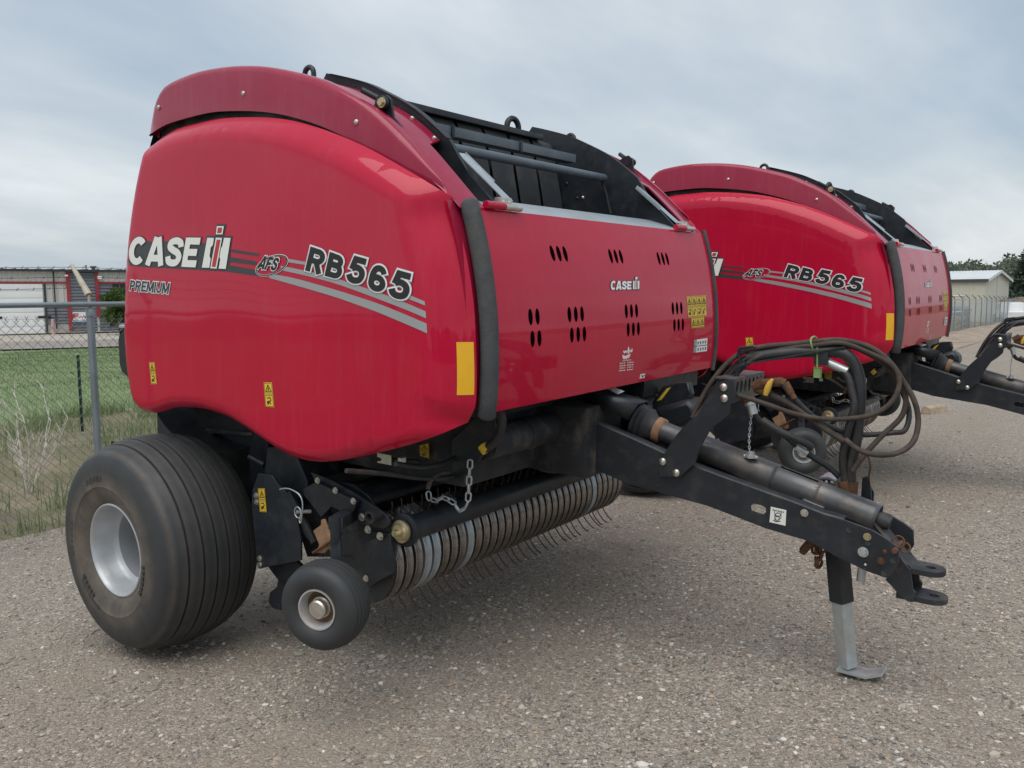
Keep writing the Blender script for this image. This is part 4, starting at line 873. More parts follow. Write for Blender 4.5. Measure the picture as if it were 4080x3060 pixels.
# ---- hose mast
mast = plate('hose_mast', '4', [(330, 958), (335, 880), (350, 840), (440, 705), (500, 640), (560, 590), (610, 505), (650, 445), (695, 395), (775, 386), (782, 522), (752, 532), (746, 580), (705, 622), (640, 672), (600, 740), (572, 800), (545, 880), (500, 920), (455, 960)], -.172, .010)
for a, b in ((355, 868), (435, 935), (713, 432), (717, 497)): bolt(mast, P('4', a, b, 'y', -.174), r=.018, m='zinc')
mk = P('4', 775, 450, 'y', -.17)
br = MB(); xa = mk[0]; zA = P('4', 775, 390, 'y', -.17)[2]; zB = P('4', 780, 522, 'y', -.17)[2]; yB = .19
holes_ = []
for k in range(7):
    c = -.135+k*.048; holes_.append([(xa, c+.015*math.cos(a), (zA+zB)/2+.012+.030*math.sin(a)) for a in np.linspace(0, 2*math.pi, 12, endpoint=False)])
br.prism([(xa, -.165, zB), (xa, yB, zB), (xa, yB, zA), (xa, -.165, zA)], (-.006, 0, 0), holes=holes_); br.box((xa-.09, -.165, zA-.001), (xa+.001, yB, zA+.006))
br.build('coupler_bracket', 'tube_grey', baler, 30)
MB().box((xa-.09, -.15, zB), (xa-.02, yB, zA-.01)).build('bracket_block', 'black_dusty', baler)
H = lambda pts: spline([P('4', a, b, 'y', y) for a, b, y in pts], 7)
def hose(pts, r, m, name='hydraulic_hose'): return MB().tube(H(pts), r*1.0, 10).build(name, m, baler, 60)
hose([(530, 612, -.12), (580, 505, -.1), (640, 405, -.08), (720, 305, -.06), (830, 222, -.03), (960, 192, 0), (1120, 178, .03), (1260, 163, .05), (1400, 156, .08), (1560, 192, .1), (1680, 275, .12), (1760, 385, .14), (1830, 505, .15), (1856, 625, .14), (1832, 742, .1), (1760, 808, .05), (1660, 830, 0), (1560, 820, -.02), (1490, 790, -.02), (1430, 740, .0)], .0115, 'hose_brown')
hose([(540, 612, -.1), (600, 512, -.07), (700, 392, -.04), (800, 285, -.02), (900, 230, 0), (1000, 205, .02), (1150, 190, .05), (1300, 182, .07), (1450, 188, .1), (1600, 255, .12), (1710, 345, .15), (1780, 470, .17), (1760, 600, .15), (1640, 720, .1), (1540, 830, .06), (1470, 925, .05)], .0115, 'hose_brown')
hose([(548, 612, -.13), (620, 525, -.1), (720, 425, -.07), (850, 295, -.05), (950, 238, -.02), (1100, 203, .02), (1250, 186, .03), (1400, 172, .06), (1550, 222, .08), (1700, 302, .1), (1745, 402, .1), (1705, 510, .08), (1600, 588, .05), (1450, 616, .02), (1300, 618, 0), (1130, 588, -.05), (960, 530, -.1), (795, 478, -.14)], .0105, 'hose_brown')
hose([(552, 606, -.11), (640, 480, -.08), (740, 370, -.05), (840, 270, -.03), (960, 225, 0), (1120, 196, .04), (1290, 188, .08), (1500, 200, .12), (1650, 290, .15), (1730, 400, .18), (1800, 560, .19), (1780, 680, .16), (1700, 700, .12), (1520, 712, .1), (1400, 690, .06), (1250, 612, .02), (1130, 500, -.02), (1060, 412, -.04)], .0115, 'hose_black')
hose([(990, 478, -.02), (1100, 530, -.02), (1200, 600, 0), (1330, 690, .02), (1420, 748, .03)], .014, 'hose_brown')
hose([(850, 262, -.02), (1000, 240, 0), (1150, 225, .03), (1330, 222, .06), (1430, 240, .07), (1490, 320, .08), (1512, 450, .08), (1505, 600, .08), (1485, 760, .08), (1458, 900, .08), (1452, 1075, .08)], .026, 'hose_black', 'wiring_loom')
hose([(1330, 290, .08), (1430, 350, .06), (1470, 470, .05), (1478, 560, .04), (1440, 700, .04), (1412, 850, .05), (1425, 980, .06), (1435, 1065, .06)], .017, 'hose_black', 'wiring_loom')
hose([(1412, 985, .05), (1422, 1030, .05), (1435, 1080, .06)], .022, 'rust', 'loom_boot'); hose([(1462, 985, .08), (1458, 1030, .08), (1452, 1085, .08)], .030, 'rust', 'loom_boot')
hose([(895, 590, -.03), (925, 630, -.02), (1000, 665, 0), (1080, 720, .02), (1160, 790, .04), (1250, 850, .06), (1330, 900, .08), (1395, 960, .09)], .014, 'hose_black')
hose([(940, 625, -.05), (1010, 670, -.05), (1060, 700, -.04), (1130, 730, -.02), (1190, 760, 0), (1230, 790, .02)], .016, 'hose_black')
hose([(1560, 830, .02), (1575, 900, .04), (1565, 960, .08), (1570, 1000, .14)], .004, 'rust', 'control_wire')
MB().cyl(P('4', 1325, 285, 'y', .06), P('4', 1440, 338, 'y', .06), .017, 12).build('silver_sleeve', 'galvanised', baler)
MB().cyl(P('4', 1138, 782, 'y', .0), P('4', 1205, 820, 'y', .02), .015, 6).build('hose_coupling', 'galvanised', baler)
MB().bar(P('4', 805, 300, 'y', -.06), P('4', 1425, 196, 'y', .06), .030, .008, (0, 0, 1)).build('hose_carrier', 'black_paint', baler)
MB().tube(spline([P('4', a, b, 'y', -.07) for a, b in ((785, 378), (792, 340), (812, 310), (845, 296))], 4), .012, 8).build('carrier_post', 'black_paint', baler)
MB().tube([P('4', a, b, 'y', -.05) for a, b in ((808, 290), (800, 215), (812, 202), (888, 192), (900, 200))], .0075, 8).build('hose_keeper', 'black_paint', baler, 60)
mb = MB(); c = P('4', 1240, 180, 'y', .05)
mb.tube([c+np.array((.006*math.sin(a*2), .03*math.cos(a), .033*math.sin(a))) for a in np.linspace(0, 6.28, 14)], .0045, 6); mb.cyl(P('4', 1262, 195, 'y', .03), P('4', 1262, 320, 'y', .03), .004, 6); mb.box(P('4', 1246, 372, 'y', .035), P('4', 1284, 318, 'y', .02), bev=.003)
mb.build('green_tag', 'rubber_tag', baler)
mb = MB(); c = P('4', 1290, 260, 'y', .05); mb.box(tuple(c-np.array((.03, .02, .03))), tuple(c+np.array((.03, .02, .03))), bev=.006); mb.build('connector_plug', 'black_plastic', baler)
mb = MB()
for a, b, a2, b2, r_ in ((890, 435, 950, 400, .026), (935, 410, 1050, 400, .020), (1040, 395, 1075, 410, .018), (1075, 405, 1110, 470, .016), (1100, 450, 1130, 500, .013), (900, 440, 985, 475, .018)): mb.cyl(P('4', a, b, 'y', -.03), P('4', a2, b2, 'y', -.03), r_, 10)
mb.build('valve_block', 'rust', baler)
MB().tube([P('4', 1000, 385, 'y', -.06), P('4', 985, 405, 'y', -.06), P('4', 970, 440, 'y', -.06), P('4', 958, 478, 'y', -.06)], [.006, .012, .0145, .010], 12).build('valve_handle', 'valve_yellow', baler)
MB().cyl(P('4', 860, 500, 'y', -.06), P('4', 872, 535, 'y', -.06), .026, 14).cyl(P('4', 872, 530, 'y', -.06), P('4', 888, 590, 'y', -.06), .019, 14).build('quick_coupler', 'galvanised', baler)
MB().cyl(P('4', 850, 490, 'y', -.06), P('4', 862, 520, 'y', -.06), .028, 14).build('coupler_collar', 'rust', baler)
chain('cap_chain', [P('4', a, b, 'y', -.06) for a, b in ((876, 595), (868, 660), (862, 740), (866, 832))], .018, .0022, 'galvanised')
mb = MB(); c = P('4', 872, 845, 'y', -.05); mb.lathe([(0, .024), (.012, .024), (.012, .015), (.026, .015), (.026, .010), (.018, .0005)], o=tuple(c), axis=(0, 0, 1), n=16); mb.cyl(c+np.array((-.03, 0, .004)), c+np.array((.032, 0, .004)), .008); mb.build('dust_cap', 'galvanised', baler)
MB().tube(spline([P('4', a, b, 'y', .02) for a, b in ((230, 745), (300, 750), (350, 770), (380, 790))], 4), .022, 10).build('shaft_hose', 'hose_brown', baler, 60)
# block added under the body so that no light leaks through the frame
MB().box((.25, -.80, .55), (.85, .80, .78)).build('leak_block', 'black_dusty', baler)

baler.matrix_world = Matrix.Translation(TM.tolist()) @ Matrix(RM.tolist()).to_4x4()
# ---- the second baler: the same machine, copied part by part
def copy_tree(o, parent=None):
    c = o.copy(); col.objects.link(c); c.parent = parent
    for ch in o.children: copy_tree(ch, c)
    return c
baler2 = copy_tree(baler)
baler2.matrix_world = baler.matrix_world @ Matrix.Translation((.571, 4.322, .002)) @ Matrix.Rotation(.002, 4, 'Z')
baler2['label'] = 'red round baler with clean black hoses and silver gauge wheel, second from the fence post'
for ch in baler2.children:
    k = ch.name.split('.')[0]
    if k == 'hydraulic_hose' or k == 'loom_boot':
        ch.material_slots[0].link = 'OBJECT'; ch.material_slots[0].material = MATS['hose_black']
    if k == 'gauge_wheel' and ch.location.y < 0:
        ch.rotation_euler.z = rad(28)
        for g in ch.children:
            if g.name.startswith('rim'): g.material_slots[0].link = 'OBJECT'; g.material_slots[0].material = MATS['rim_silver']

# ================================================================== THE PLACE
def smoothstep(a, b, x): t = np.clip((x-a)/(b-a), 0, 1); return t*t*(3-2*t)
FX0, FSL = -3.02, -.0136
def fence_x(y): return FX0+FSL*y
def vnoise(x, y, s, seed=0):
    x = np.asarray(x, float)*s; y = np.asarray(y, float)*s; xi = np.floor(x); yi = np.floor(y); fx = x-xi; fy = y-yi
    h = lambda a, b: (np.sin(a*127.1+b*311.7+seed*74.7)*43758.5453) % 1.0
    fx = fx*fx*(3-2*fx); fy = fy*fy*(3-2*fy)
    return (h(xi, yi)*(1-fx)+h(xi+1, yi)*fx)*(1-fy)+(h(xi, yi+1)*(1-fx)+h(xi+1, yi+1)*fx)*fy
def gz(x, y):
    x = np.asarray(x, float); y = np.asarray(y, float); fx = FX0+FSL*y
    lot = np.clip(.053*(x-1.90), -.26, .16)+.006*np.clip(y, -20, 8)
    far = -.0105*np.clip(y-8, 0, 90)
    lot = lot+far+(vnoise(x, y, 1.1)-.5)*.018+(vnoise(x, y, .35, 3)-.5)*.03
    d = np.clip(fx-.35-x, 0, 400)
    field = -.0150*np.clip(d, 0, 75)-.10*np.exp(-((d-1.6)/1.1)**2)+.06*np.exp(-((d-4.0)/1.2)**2)+(vnoise(x, y, .9, 5)-.5)*.07*smoothstep(0, 2, d)
    return lot+field
def height_grid(name, xs, ys, m, dz=0.0):
    X, Y = np.meshgrid(xs, ys, indexing='ij'); Z = gz(X, Y)+dz; n, k = X.shape
    v = np.stack([X, Y, Z], -1).reshape(-1, 3); i = np.arange(n*k).reshape(n, k)
    f = np.stack([i[:-1, :-1], i[1:, :-1], i[1:, 1:], i[:-1, 1:]], -1).reshape(-1, 4)
    me = bpy.data.meshes.new(name); me.from_pydata(v.tolist(), [], f.tolist()); me.materials.append(MATS[m]); me.shade_smooth(); me.update()
    return link(name, me)
# ---- ground materials
def gravel_mat():
    m = bpy.data.materials.new('gravel'); m.use_nodes = True; t = m.node_tree; p = t.nodes['Principled BSDF']; setin(p, Roughness=.92); p.inputs['Specular IOR Level'].default_value = .25
    co = N(t, 'ShaderNodeTexCoord'); O = co.outputs['Object']
    def vor(s, feat='F1'): n = N(t, 'ShaderNodeTexVoronoi', feature=feat); setin(n, Scale=s); n.inputs['Randomness'].default_value = 1.0; t.links.new(wp.outputs[0], n.inputs['Vector']); return n
    wn = N(t, 'ShaderNodeTexNoise'); setin(wn, Scale=60.0, Detail=2.0); t.links.new(O, wn.inputs['Vector'])
    ws = N(t, 'ShaderNodeVectorMath', operation='SCALE'); ws.inputs['Scale'].default_value = .012; t.links.new(wn.outputs['Color'], ws.inputs[0])
    wp = N(t, 'ShaderNodeVectorMath', operation='ADD'); t.links.new(O, wp.inputs[0]); t.links.new(ws.outputs[0], wp.inputs[1])
    v1, v2 = vor(72.0), vor(160.0)
    def ramp(src, stops, mode='LINEAR'):
        r = N(t, 'ShaderNodeValToRGB'); t.links.new(src, r.inputs[0]); r.color_ramp.interpolation = mode; es = r.color_ramp.elements
        while len(es) < len(stops): es.new(.5)
        for q, (a, c) in zip(es, stops): q.position = a; q.color = c+(1,)
        return r
    pal = [(0, (.13, .114, .10)), (.12, (.235, .207, .178)), (.34, (.34, .298, .248)), (.56, (.285, .238, .188)), (.72, (.42, .375, .318)), (.88, (.355, .278, .21)), (.945, (.60, .565, .515))]
    def chan(v): s = N(t, 'ShaderNodeSeparateColor'); t.links.new(v.outputs['Color'], s.inputs[0]); return s.outputs[0], s.outputs[1]
    a1, b1 = chan(v1); a2, b2 = chan(v2)
    c1, c2 = ramp(a1, pal, 'CONSTANT'), ramp(a2, pal, 'CONSTANT')
    pick_ = N(t, 'ShaderNodeMath', operation='GREATER_THAN'); t.links.new(b1, pick_.inputs[0]); pick_.inputs[1].default_value = .62
    mxa = N(t, 'ShaderNodeMix', data_type='RGBA'); t.links.new(pick_.outputs[0], mxa.inputs['Factor']); t.links.new(c2.outputs[0], mxa.inputs[6]); t.links.new(c1.outputs[0], mxa.inputs[7])
    big = N(t, 'ShaderNodeTexNoise'); setin(big, Scale=.6, Detail=7.0, Roughness=.62); bmp_ = N(t, 'ShaderNodeMapping'); bmp_.inputs['Scale'].default_value = (1.5, .55, 1); bmp_.inputs['Rotation'].default_value = (0, 0, .25); t.links.new(O, bmp_.inputs[0]); t.links.new(bmp_.outputs[0], big.inputs['Vector'])
    br_ = N(t, 'ShaderNodeMapRange'); setin(br_, From_Min=.42, From_Max=.66, To_Min=0.0, To_Max=.6); t.links.new(big.outputs['Fac'], br_.inputs['Value'])
    dirt = N(t, 'ShaderNodeMix', data_type='RGBA'); t.links.new(br_.outputs[0], dirt.inputs['Factor']); t.links.new(mxa.outputs[2], dirt.inputs[6]); dirt.inputs[7].default_value = (.295, .24, .19, 1)
    t.links.new(dirt.outputs[2], p.inputs['Base Color'])
    h1 = N(t, 'ShaderNodeMath', operation='MULTIPLY'); t.links.new(v1.outputs['Distance'], h1.inputs[0]); h1.inputs[1].default_value = -1.0
    h2 = N(t, 'ShaderNodeMath', operation='MULTIPLY'); t.links.new(v2.outputs['Distance'], h2.inputs[0]); h2.inputs[1].default_value = -.5
    hs_ = N(t, 'ShaderNodeMath', operation='ADD'); t.links.new(h1.outputs[0], hs_.inputs[0]); t.links.new(h2.outputs[0], hs_.inputs[1])
    b = N(t, 'ShaderNodeBump'); setin(b, Strength=.8, Distance=.009); t.links.new(hs_.outputs[0], b.inputs['Height']); t.links.new(b.outputs[0], p.inputs['Normal'])
    MATS['gravel'] = m
gravel_mat()
def two(name, c1, c2, scale, rough=.95, c3=None, bump=.02):
    m = bpy.data.materials.new(name); m.use_nodes = True; t = m.node_tree; p = t.nodes['Principled BSDF']; setin(p, Roughness=rough); p.inputs['Specular IOR Level'].default_value = .2
    co = N(t, 'ShaderNodeTexCoord'); n = N(t, 'ShaderNodeTexNoise'); setin(n, Scale=scale, Detail=9.0, Roughness=.68); t.links.new(co.outputs['Object'], n.inputs['Vector'])
    r = N(t, 'ShaderNodeValToRGB'); t.links.new(n.outputs['Fac'], r.inputs[0]); e = r.color_ramp.elements; e[0].position = .36; e[0].color = c1+(1,); e[1].position = .64; e[1].color = c2+(1,)
    if c3: q = e.new(.5); q.color = c3+(1,)
    t.links.new(r.outputs[0], p.inputs['Base Color']); b = N(t, 'ShaderNodeBump'); setin(b, Strength=.7, Distance=bump); t.links.new(n.outputs['Fac'], b.inputs['Height']); t.links.new(b.outputs[0], p.inputs['Normal'])
    MATS[name] = m; return m
two('turf', (.15, .21, .095), (.21, .255, .125), .5, c3=(.175, .235, .105)); two('soil', (.15, .118, .088), (.25, .20, .15), 1.6, c3=(.165, .155, .09)); two('plain', (.09, .11, .04), (.16, .15, .08), .3)
two('concrete', (.36, .325, .275), (.43, .39, .335), .6, bump=.003); two('road', (.24, .21, .19), (.31, .275, .245), .5, bump=.003)
# ---- ground sheets
lot = height_grid('gravel_lot', np.r_[np.linspace(-3.4, 9, 90), np.geomspace(9.5, 90, 16)], np.r_[-np.geomspace(90, 9, 14), np.linspace(-8.5, 14, 110), np.geomspace(15, 95, 24)], 'gravel'); tag(lot, kind='structure')
X0 = np.array([-3.4]); 
fld = height_grid('grass_field', np.r_[-np.geomspace(95, 10.5, 40)], np.r_[-np.geomspace(80, 9, 12), np.linspace(-8.5, 14, 60), np.geomspace(15, 95, 30)], 'turf'); tag(fld, kind='structure')
dit = height_grid('ditch_bank', np.linspace(-10.5, -3.4, 48), np.r_[-np.geomspace(80, 9, 12), np.linspace(-8.5, 14, 60), np.geomspace(15, 95, 30)], 'soil'); tag(dit, kind='structure')
for nm, pts in (('plain', None),):
    me = bpy.data.meshes.new('ground'); R_ = 1400; me.from_pydata([(-R_, -R_, -2.2), (R_, -R_, -2.2), (R_, R_, -2.2), (-R_, R_, -2.2)], [], [(0, 1, 2, 3)]); me.materials.append(MATS['plain']); tag(link('ground', me), kind='structure')
xs = np.linspace(-.3, 2.6, 9); ys_ = np.linspace(12, 92, 70); v_ = [(fence_x(y)+a, y, float(gz(fence_x(y)+a, y))+.012+.22*math.exp(-((a-.5)/.7)**2)*(.5+float(vnoise(a*3, y, .5, 6)))) for y in ys_ for a in xs]
me = bpy.data.meshes.new('dirt_verge'); me.from_pydata(v_, [], [(i*9+j, i*9+j+1, (i+1)*9+j+1, (i+1)*9+j) for i in range(69) for j in range(8)]); two('dirt', (.24, .18, .135), (.40, .33, .265), 1.4, c3=(.31, .245, .19)); me.materials.append(MATS['dirt']); me.shade_smooth(); tag(link('dirt_verge', me), kind='structure')
# ---- loose stones: single ones too many to count
def ico():
    bm = bmesh.new(); bmesh.ops.create_icosphere(bm, subdivisions=1, radius=1); v = np.array([q.co[:] for q in bm.verts]); f = np.array([[a.index for a in q.verts] for q in bm.faces]); bm.free(); return v, f
IV, IF = ico()
def np_mesh(name, V, F, m, attr=None, smooth=False):
    me = bpy.data.meshes.new(name); me.vertices.add(len(V)); me.vertices.foreach_set('co', V.astype(np.float32).ravel()); k = F.shape[1]
    me.loops.add(F.size); me.loops.foreach_set('vertex_index', F.astype(np.int32).ravel()); me.polygons.add(len(F)); me.polygons.foreach_set('loop_start', np.arange(0, F.size, k, dtype=np.int32))
    me.update(calc_edges=True); me.materials.append(MATS[m])
    if attr is not None:
        a = me.attributes.new('tone', 'FLOAT', 'POINT'); a.data.foreach_set('value', attr.astype(np.float32))
    if smooth: me.shade_smooth()
    else: me.shade_flat()
    return me
def tone_mat(name, stops, rough=.9, trans=0.0):
    m = bpy.data.materials.new(name); m.use_nodes = True; t = m.node_tree; p = t.nodes['Principled BSDF']; setin(p, Roughness=rough); p.inputs['Specular IOR Level'].default_value = .25
    a = N(t, 'ShaderNodeAttribute', attribute_name='tone'); r = N(t, 'ShaderNodeValToRGB'); t.links.new(a.outputs['Fac'], r.inputs[0]); e = r.color_ramp.elements
    while len(e) < len(stops): e.new(.5)
    for q, (s, c) in zip(e, stops): q.position = s; q.color = c+(1,)
    t.links.new(r.outputs[0], p.inputs['Base Color'])
    if trans:
        d = N(t, 'ShaderNodeBsdfTranslucent'); t.links.new(r.outputs[0], d.inputs[0]); mx_ = N(t, 'ShaderNodeMixShader'); mx_.inputs[0].default_value = trans
        t.links.new(p.outputs[0], mx_.inputs[1]); t.links.new(d.outputs[0], mx_.inputs[2]); t.links.new(mx_.outputs[0], t.nodes['Material Output'].inputs[0])
    MATS[name] = m
tone_mat('pebble', [(0, (.17, .152, .136)), (.2, (.26, .234, .207)), (.45, (.345, .314, .28)), (.65, (.30, .255, .21)), (.82, (.46, .43, .385)), (.90, (.40, .29, .21)), (1, (.66, .63, .58))])
def stones(n, lo, hi, box, foc, name):
    xs = []; 
    while sum(map(len, xs)) < n:
        q = rng.uniform((box[0], box[2]), (box[1], box[3]), (n, 2)); d = np.hypot(q[:, 0]-CAM[0], q[:, 1]-CAM[1])
        xs.append(q[rng.random(n) < np.clip((foc/np.maximum(d, 1.2))**1.6, 0, 1)*(.35+1.0*vnoise(q[:, 0], q[:, 1], 2.3, 9))])
    q = np.concatenate(xs)[:n]; s = lo+(hi-lo)*rng.random(n)**3.2
    V = IV[None]*(1+rng.uniform(-.42, .32, (n, len(IV), 1)))*np.stack([rng.uniform(.8, 1.35, n), rng.uniform(.6, 1.0, n), rng.uniform(.4, .75, n)], 1)[:, None]*s[:, None, None]
    a = rng.uniform(0, 6.28, n); c, sn = np.cos(a)[:, None], np.sin(a)[:, None]
    V = np.stack([V[..., 0]*c-V[..., 1]*sn, V[..., 0]*sn+V[..., 1]*c, V[..., 2]], -1)
    V += np.stack([q[:, 0], q[:, 1], gz(q[:, 0], q[:, 1])+s*.12], 1)[:, None]
    F = IF[None]+np.arange(n)[:, None, None]*len(IV)
    tone = np.repeat(rng.random(n), len(IV))
    return tag(link(name, np_mesh(name, V.reshape(-1, 3), F.reshape(-1, 3), 'pebble', tone)), 'loose grey and tan gravel stones lying on the lot', 'gravel', kind='stuff')
stones(100000, .003, .0155, (-3.2, 9.5, -4.2, 6.0), 3.2, 'loose_gravel')
st2 = stones(1100, .011, .028, (-3.4, 9.0, -3.2, 9.0), 5.5, 'gravel_stones'); st2['label'] = 'larger pale stones scattered among the gravel'
# ---- chain link fence
for nm, c, r_ in (('fence_galv', (.22, .23, .22), .5), ('fence_post', (.27, .31, .34), .5)): mat(nm, c, rough=r_, metal=.5, var=.2, vscale=6, rvar=.1, dust=(.06, .06, .06), dustamt=.5, dscale=3.0)
mat('arm_paint', (.47, .42, .34), rough=.6, var=.2, vscale=9, dust=(.26, .12, .05), dustamt=.7, dscale=9); mat('barb', (.10, .10, .10), rough=.6, metal=.6, var=.3)
fence = empty('chain_link_fence', (FX0, 0, float(gz(FX0, 0)))); tag(fence, 'galvanised chain link fence with barbed wire on slanted arms along the lot', 'fence')
def fl_(x, y, z): return (x-FX0, y, z-fence.location.z)
def rail_z(y): return 1.622+float(np.interp(y, [-10, 8, 60, 100], [0, .02, -.45, -.75]))
YS = [.035+3.05*k for k in range(-2, 30)]
for k, y in enumerate(YS):
    x = fence_x(y); rz = rail_z(y); g = float(gz(x, y))-.15; near = k in (1, 2, 3)
    p_ = MB().cyl(fl_(x, y, g), fl_(x, y, rz-.04), .030, 16 if near else 8)
    if near: p_.lathe([(0, .031), (.0, .035), (.055, .035), (.062, .030)], o=fl_(x, y, rz-.10), axis=(0, 0, 1), n=16)
    po = p_.build('post', 'fence_post', fence, 50)
    t0 = np.array(fl_(x, y, rz-.03)); kn = t0+np.array((-.005, 0, .105)); tip = kn+np.array((-.25, 0, .255))
    a_ = MB().tube([t0+np.array((0, 0, -.03)), t0+np.array((0, 0, .03)), kn], .013, 8).tube([kn, kn+(tip-kn)*.5, tip], [.030, .024, .015], 10).build('barb_arm', 'arm_paint' if near else 'barb', po, 60)
yy = np.array([-6.0]+list(YS)+[93]); pts = [fl_(fence_x(y)+.02, y, rail_z(y)) for y in YS]
MB().tube(pts, .0215, 12).build('top_rail', 'fence_post', fence, 60)
for k in range(3):
    f_ = (.25, .6, .93)[k]; mb = MB(); w_ = []
    for i in range(len(YS)-1):
        for s in np.linspace(0, 1, 6, endpoint=False):
            y = YS[i]+(YS[i+1]-YS[i])*s; w_.append(fl_(fence_x(y)-.005-.25*f_, y, rail_z(y)+.075+.255*f_-.03*math.sin(math.pi*s)*(1 if i % 2 else .5)))
    mb.tube(w_, .0021, 5)
    for y in np.arange(-5, 12, .125):
        i = np.clip(np.searchsorted(YS, y)-1, 0, len(YS)-2); j = int(np.clip((y-YS[0])/3.05*6, 0, len(w_)-2)); b = np.array(w_[j])+(np.array(w_[j+1])-np.array(w_[j]))*((y-YS[0])/3.05*6-j)
        for q in ((.008, .006, .010), (-.008, .006, .010)): mb.tube([b-np.array(q), b+np.array(q)], .0015, 4)
    mb.build('barbed_wire', 'barb', fence, 60)
def mesh_wires(y0, y1, pitch, r, n):
    hgt = 1.70; V = []; F = []; c0 = 0
    for sgn in (1, -1):
        for y in np.arange(y0-hgt, y1+hgt, pitch):
            a = (y, 0); b = (y+sgn*hgt, hgt)
            t0, t1 = 0.0, 1.0
            lo, hi = (y0-a[0])/(b[0]-a[0]), (y1-a[0])/(b[0]-a[0])
            if lo > hi: lo, hi = hi, lo
            t0, t1 = max(t0, lo), min(t1, hi)
            if t1-t0 < .01: continue
            pa, pb = a[0]+(b[0]-a[0])*t0, a[0]+(b[0]-a[0])*t1
            for (yy_, tt) in ((pa, t0), (pb, t1)):
                zb = rail_z(yy_)-.12-hgt
                for k in range(n):
                    an = 2*math.pi*k/n+.4; V.append(fl_(fence_x(yy_)-.028+sgn*.0018+r*math.cos(an), yy_, zb+hgt*tt+r*math.sin(an)))
            F += [(c0+k, c0+(k+1) % n, c0+n+(k+1) % n, c0+n+k) for k in range(n)]; c0 += 2*n
    me = bpy.data.meshes.new('chain_link_mesh'); me.from_pydata(V, [], F); me.materials.append(MATS['fence_galv']); me.shade_smooth(); me.update()
    o = link('chain_link_mesh', me, fence); o['kind'] = 'stuff'; return o
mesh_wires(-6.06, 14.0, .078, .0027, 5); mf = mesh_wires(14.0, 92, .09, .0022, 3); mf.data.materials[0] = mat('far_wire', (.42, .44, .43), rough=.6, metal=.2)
mb = MB()                                              # twisted ends standing up along the top of the mesh
for i, y in enumerate(np.arange(-6.0, 14, .078)):
    z = rail_z(y)-.12; x = fence_x(y)-.028
    mb.tube([fl_(x, y-.012, z-.012), fl_(x, y-.002, z+.004), fl_(x, y+.004, z+.02), fl_(x, y+.014, z+.034)], .0019, 4); mb.tube([fl_(x, y+.012, z-.012), fl_(x, y+.002, z+.004), fl_(x, y-.004, z+.02), fl_(x, y-.014, z+.034)], .0019, 4)
o = mb.build('mesh_selvage', 'fence_galv', fence, 80); o['kind'] = 'stuff'
for y in (-.02, .09): MB().tube([fl_(fence_x(y)+.03*math.cos(a), .035+.03*math.sin(a), rail_z(0)-.09) for a in np.linspace(0, 6.28, 12)], .004, 5).build('tie_band', 'fence_galv', fence)

# ---- grass, weeds, dead stalks
tone_mat('grass', [(0, (.10, .155, .06)), (.45, (.18, .25, .105)), (.75, (.25, .31, .145)), (.88, (.36, .34, .19)), (1, (.50, .44, .29))], .8, .35)
tone_mat('straw', [(0, (.16, .13, .08)), (.5, (.33, .28, .18)), (1, (.50, .44, .32))], .85, .2)
def blades(n, pos, h, wd, tone, m, name, lean=.5, segs=2):
    x, y = pos[:, 0], pos[:, 1]; z = gz(x, y)-.01; a = rng.uniform(0, 6.28, n); la = rng.uniform(0, 6.28, n); ln = rng.random(n)*lean*h
    sx, sy = np.cos(a)*wd/2, np.sin(a)*wd/2
    b = np.stack([x, y, z], 1); s = np.stack([sx, sy, 0*sx], 1); lv = np.stack([np.cos(la)*ln, np.sin(la)*ln, h], 1); mid = b+lv*np.array([.35, .35, .55]); tip = b+lv
    V = np.stack([b-s, b+s, mid+s*.7, mid-s*.7, tip], 1).reshape(-1, 3); i = np.arange(n)[:, None]*5
    F = np.concatenate([i+np.array([[0, 1, 2]]), i+np.array([[0, 2, 3]]), i+np.array([[3, 2, 4]])], 0)
    return link(name, np_mesh(name, V, F, m, np.repeat(tone, 5)))
def wedge(n, dmin, dmax, ymin=-7, ymax=26):
    d = dmin+(dmax-dmin)*rng.random(n)**.8; y = rng.uniform(ymin, ymax, n); return np.stack([FX0-.05-d+FSL*y, y], 1)
n = 240000; p_ = wedge(n, 7.2, 34, -8, 30); d = FX0-p_[:, 0]; keep = rng.random(n) < np.clip(14/d, .25, 1); p_ = p_[keep]; d = d[keep]; n = len(p_)
g1 = blades(n, p_, (.04+.04*rng.random(n)), .004+d*.00035, np.clip(.35+.35*(vnoise(p_[:, 0], p_[:, 1], .4, 2)-.5)+.25*rng.standard_normal(n)*.5, 0, .85), 'grass', 'field_grass'); tag(g1, 'green grass field beyond the chain link fence', 'grass', kind='stuff')
n = 110000; p_ = wedge(n, .05, 8.2, -6, 14); d = FX0-p_[:, 0]; band_ = np.clip(np.exp(-((d-.9)/.6)**2)+.9*np.exp(-((d-6.9)/.8)**2)+.07+.35*(vnoise(p_[:, 0], p_[:, 1], .9, 8) > .62), 0, 1); keep = rng.random(n) < band_*np.clip(.15+1.9*(vnoise(p_[:, 0], p_[:, 1], 3.1, 12)-.35), 0, 1); p_ = p_[keep]; n = len(p_)
g2 = blades(n, p_, .10+.22*rng.random(n)**1.6, .008+.006*rng.random(n), np.clip(.45+.22*rng.standard_normal(n), 0, 1), 'grass', 'ditch_grass'); tag(g2, 'tufts of tall green weeds in the ditch behind the fence', 'grass', kind='stuff')
n = 8000; p_ = wedge(n, .0, 5.5, -6, 40); keep = rng.random(n) < np.clip(.15+1.2*np.exp(-((FX0+FSL*p_[:, 1]-p_[:, 0]-.55)/.5)**2)+.35*(vnoise(p_[:, 0], p_[:, 1], .7, 4) > .5), 0, 1); p_ = p_[keep]; n = len(p_)
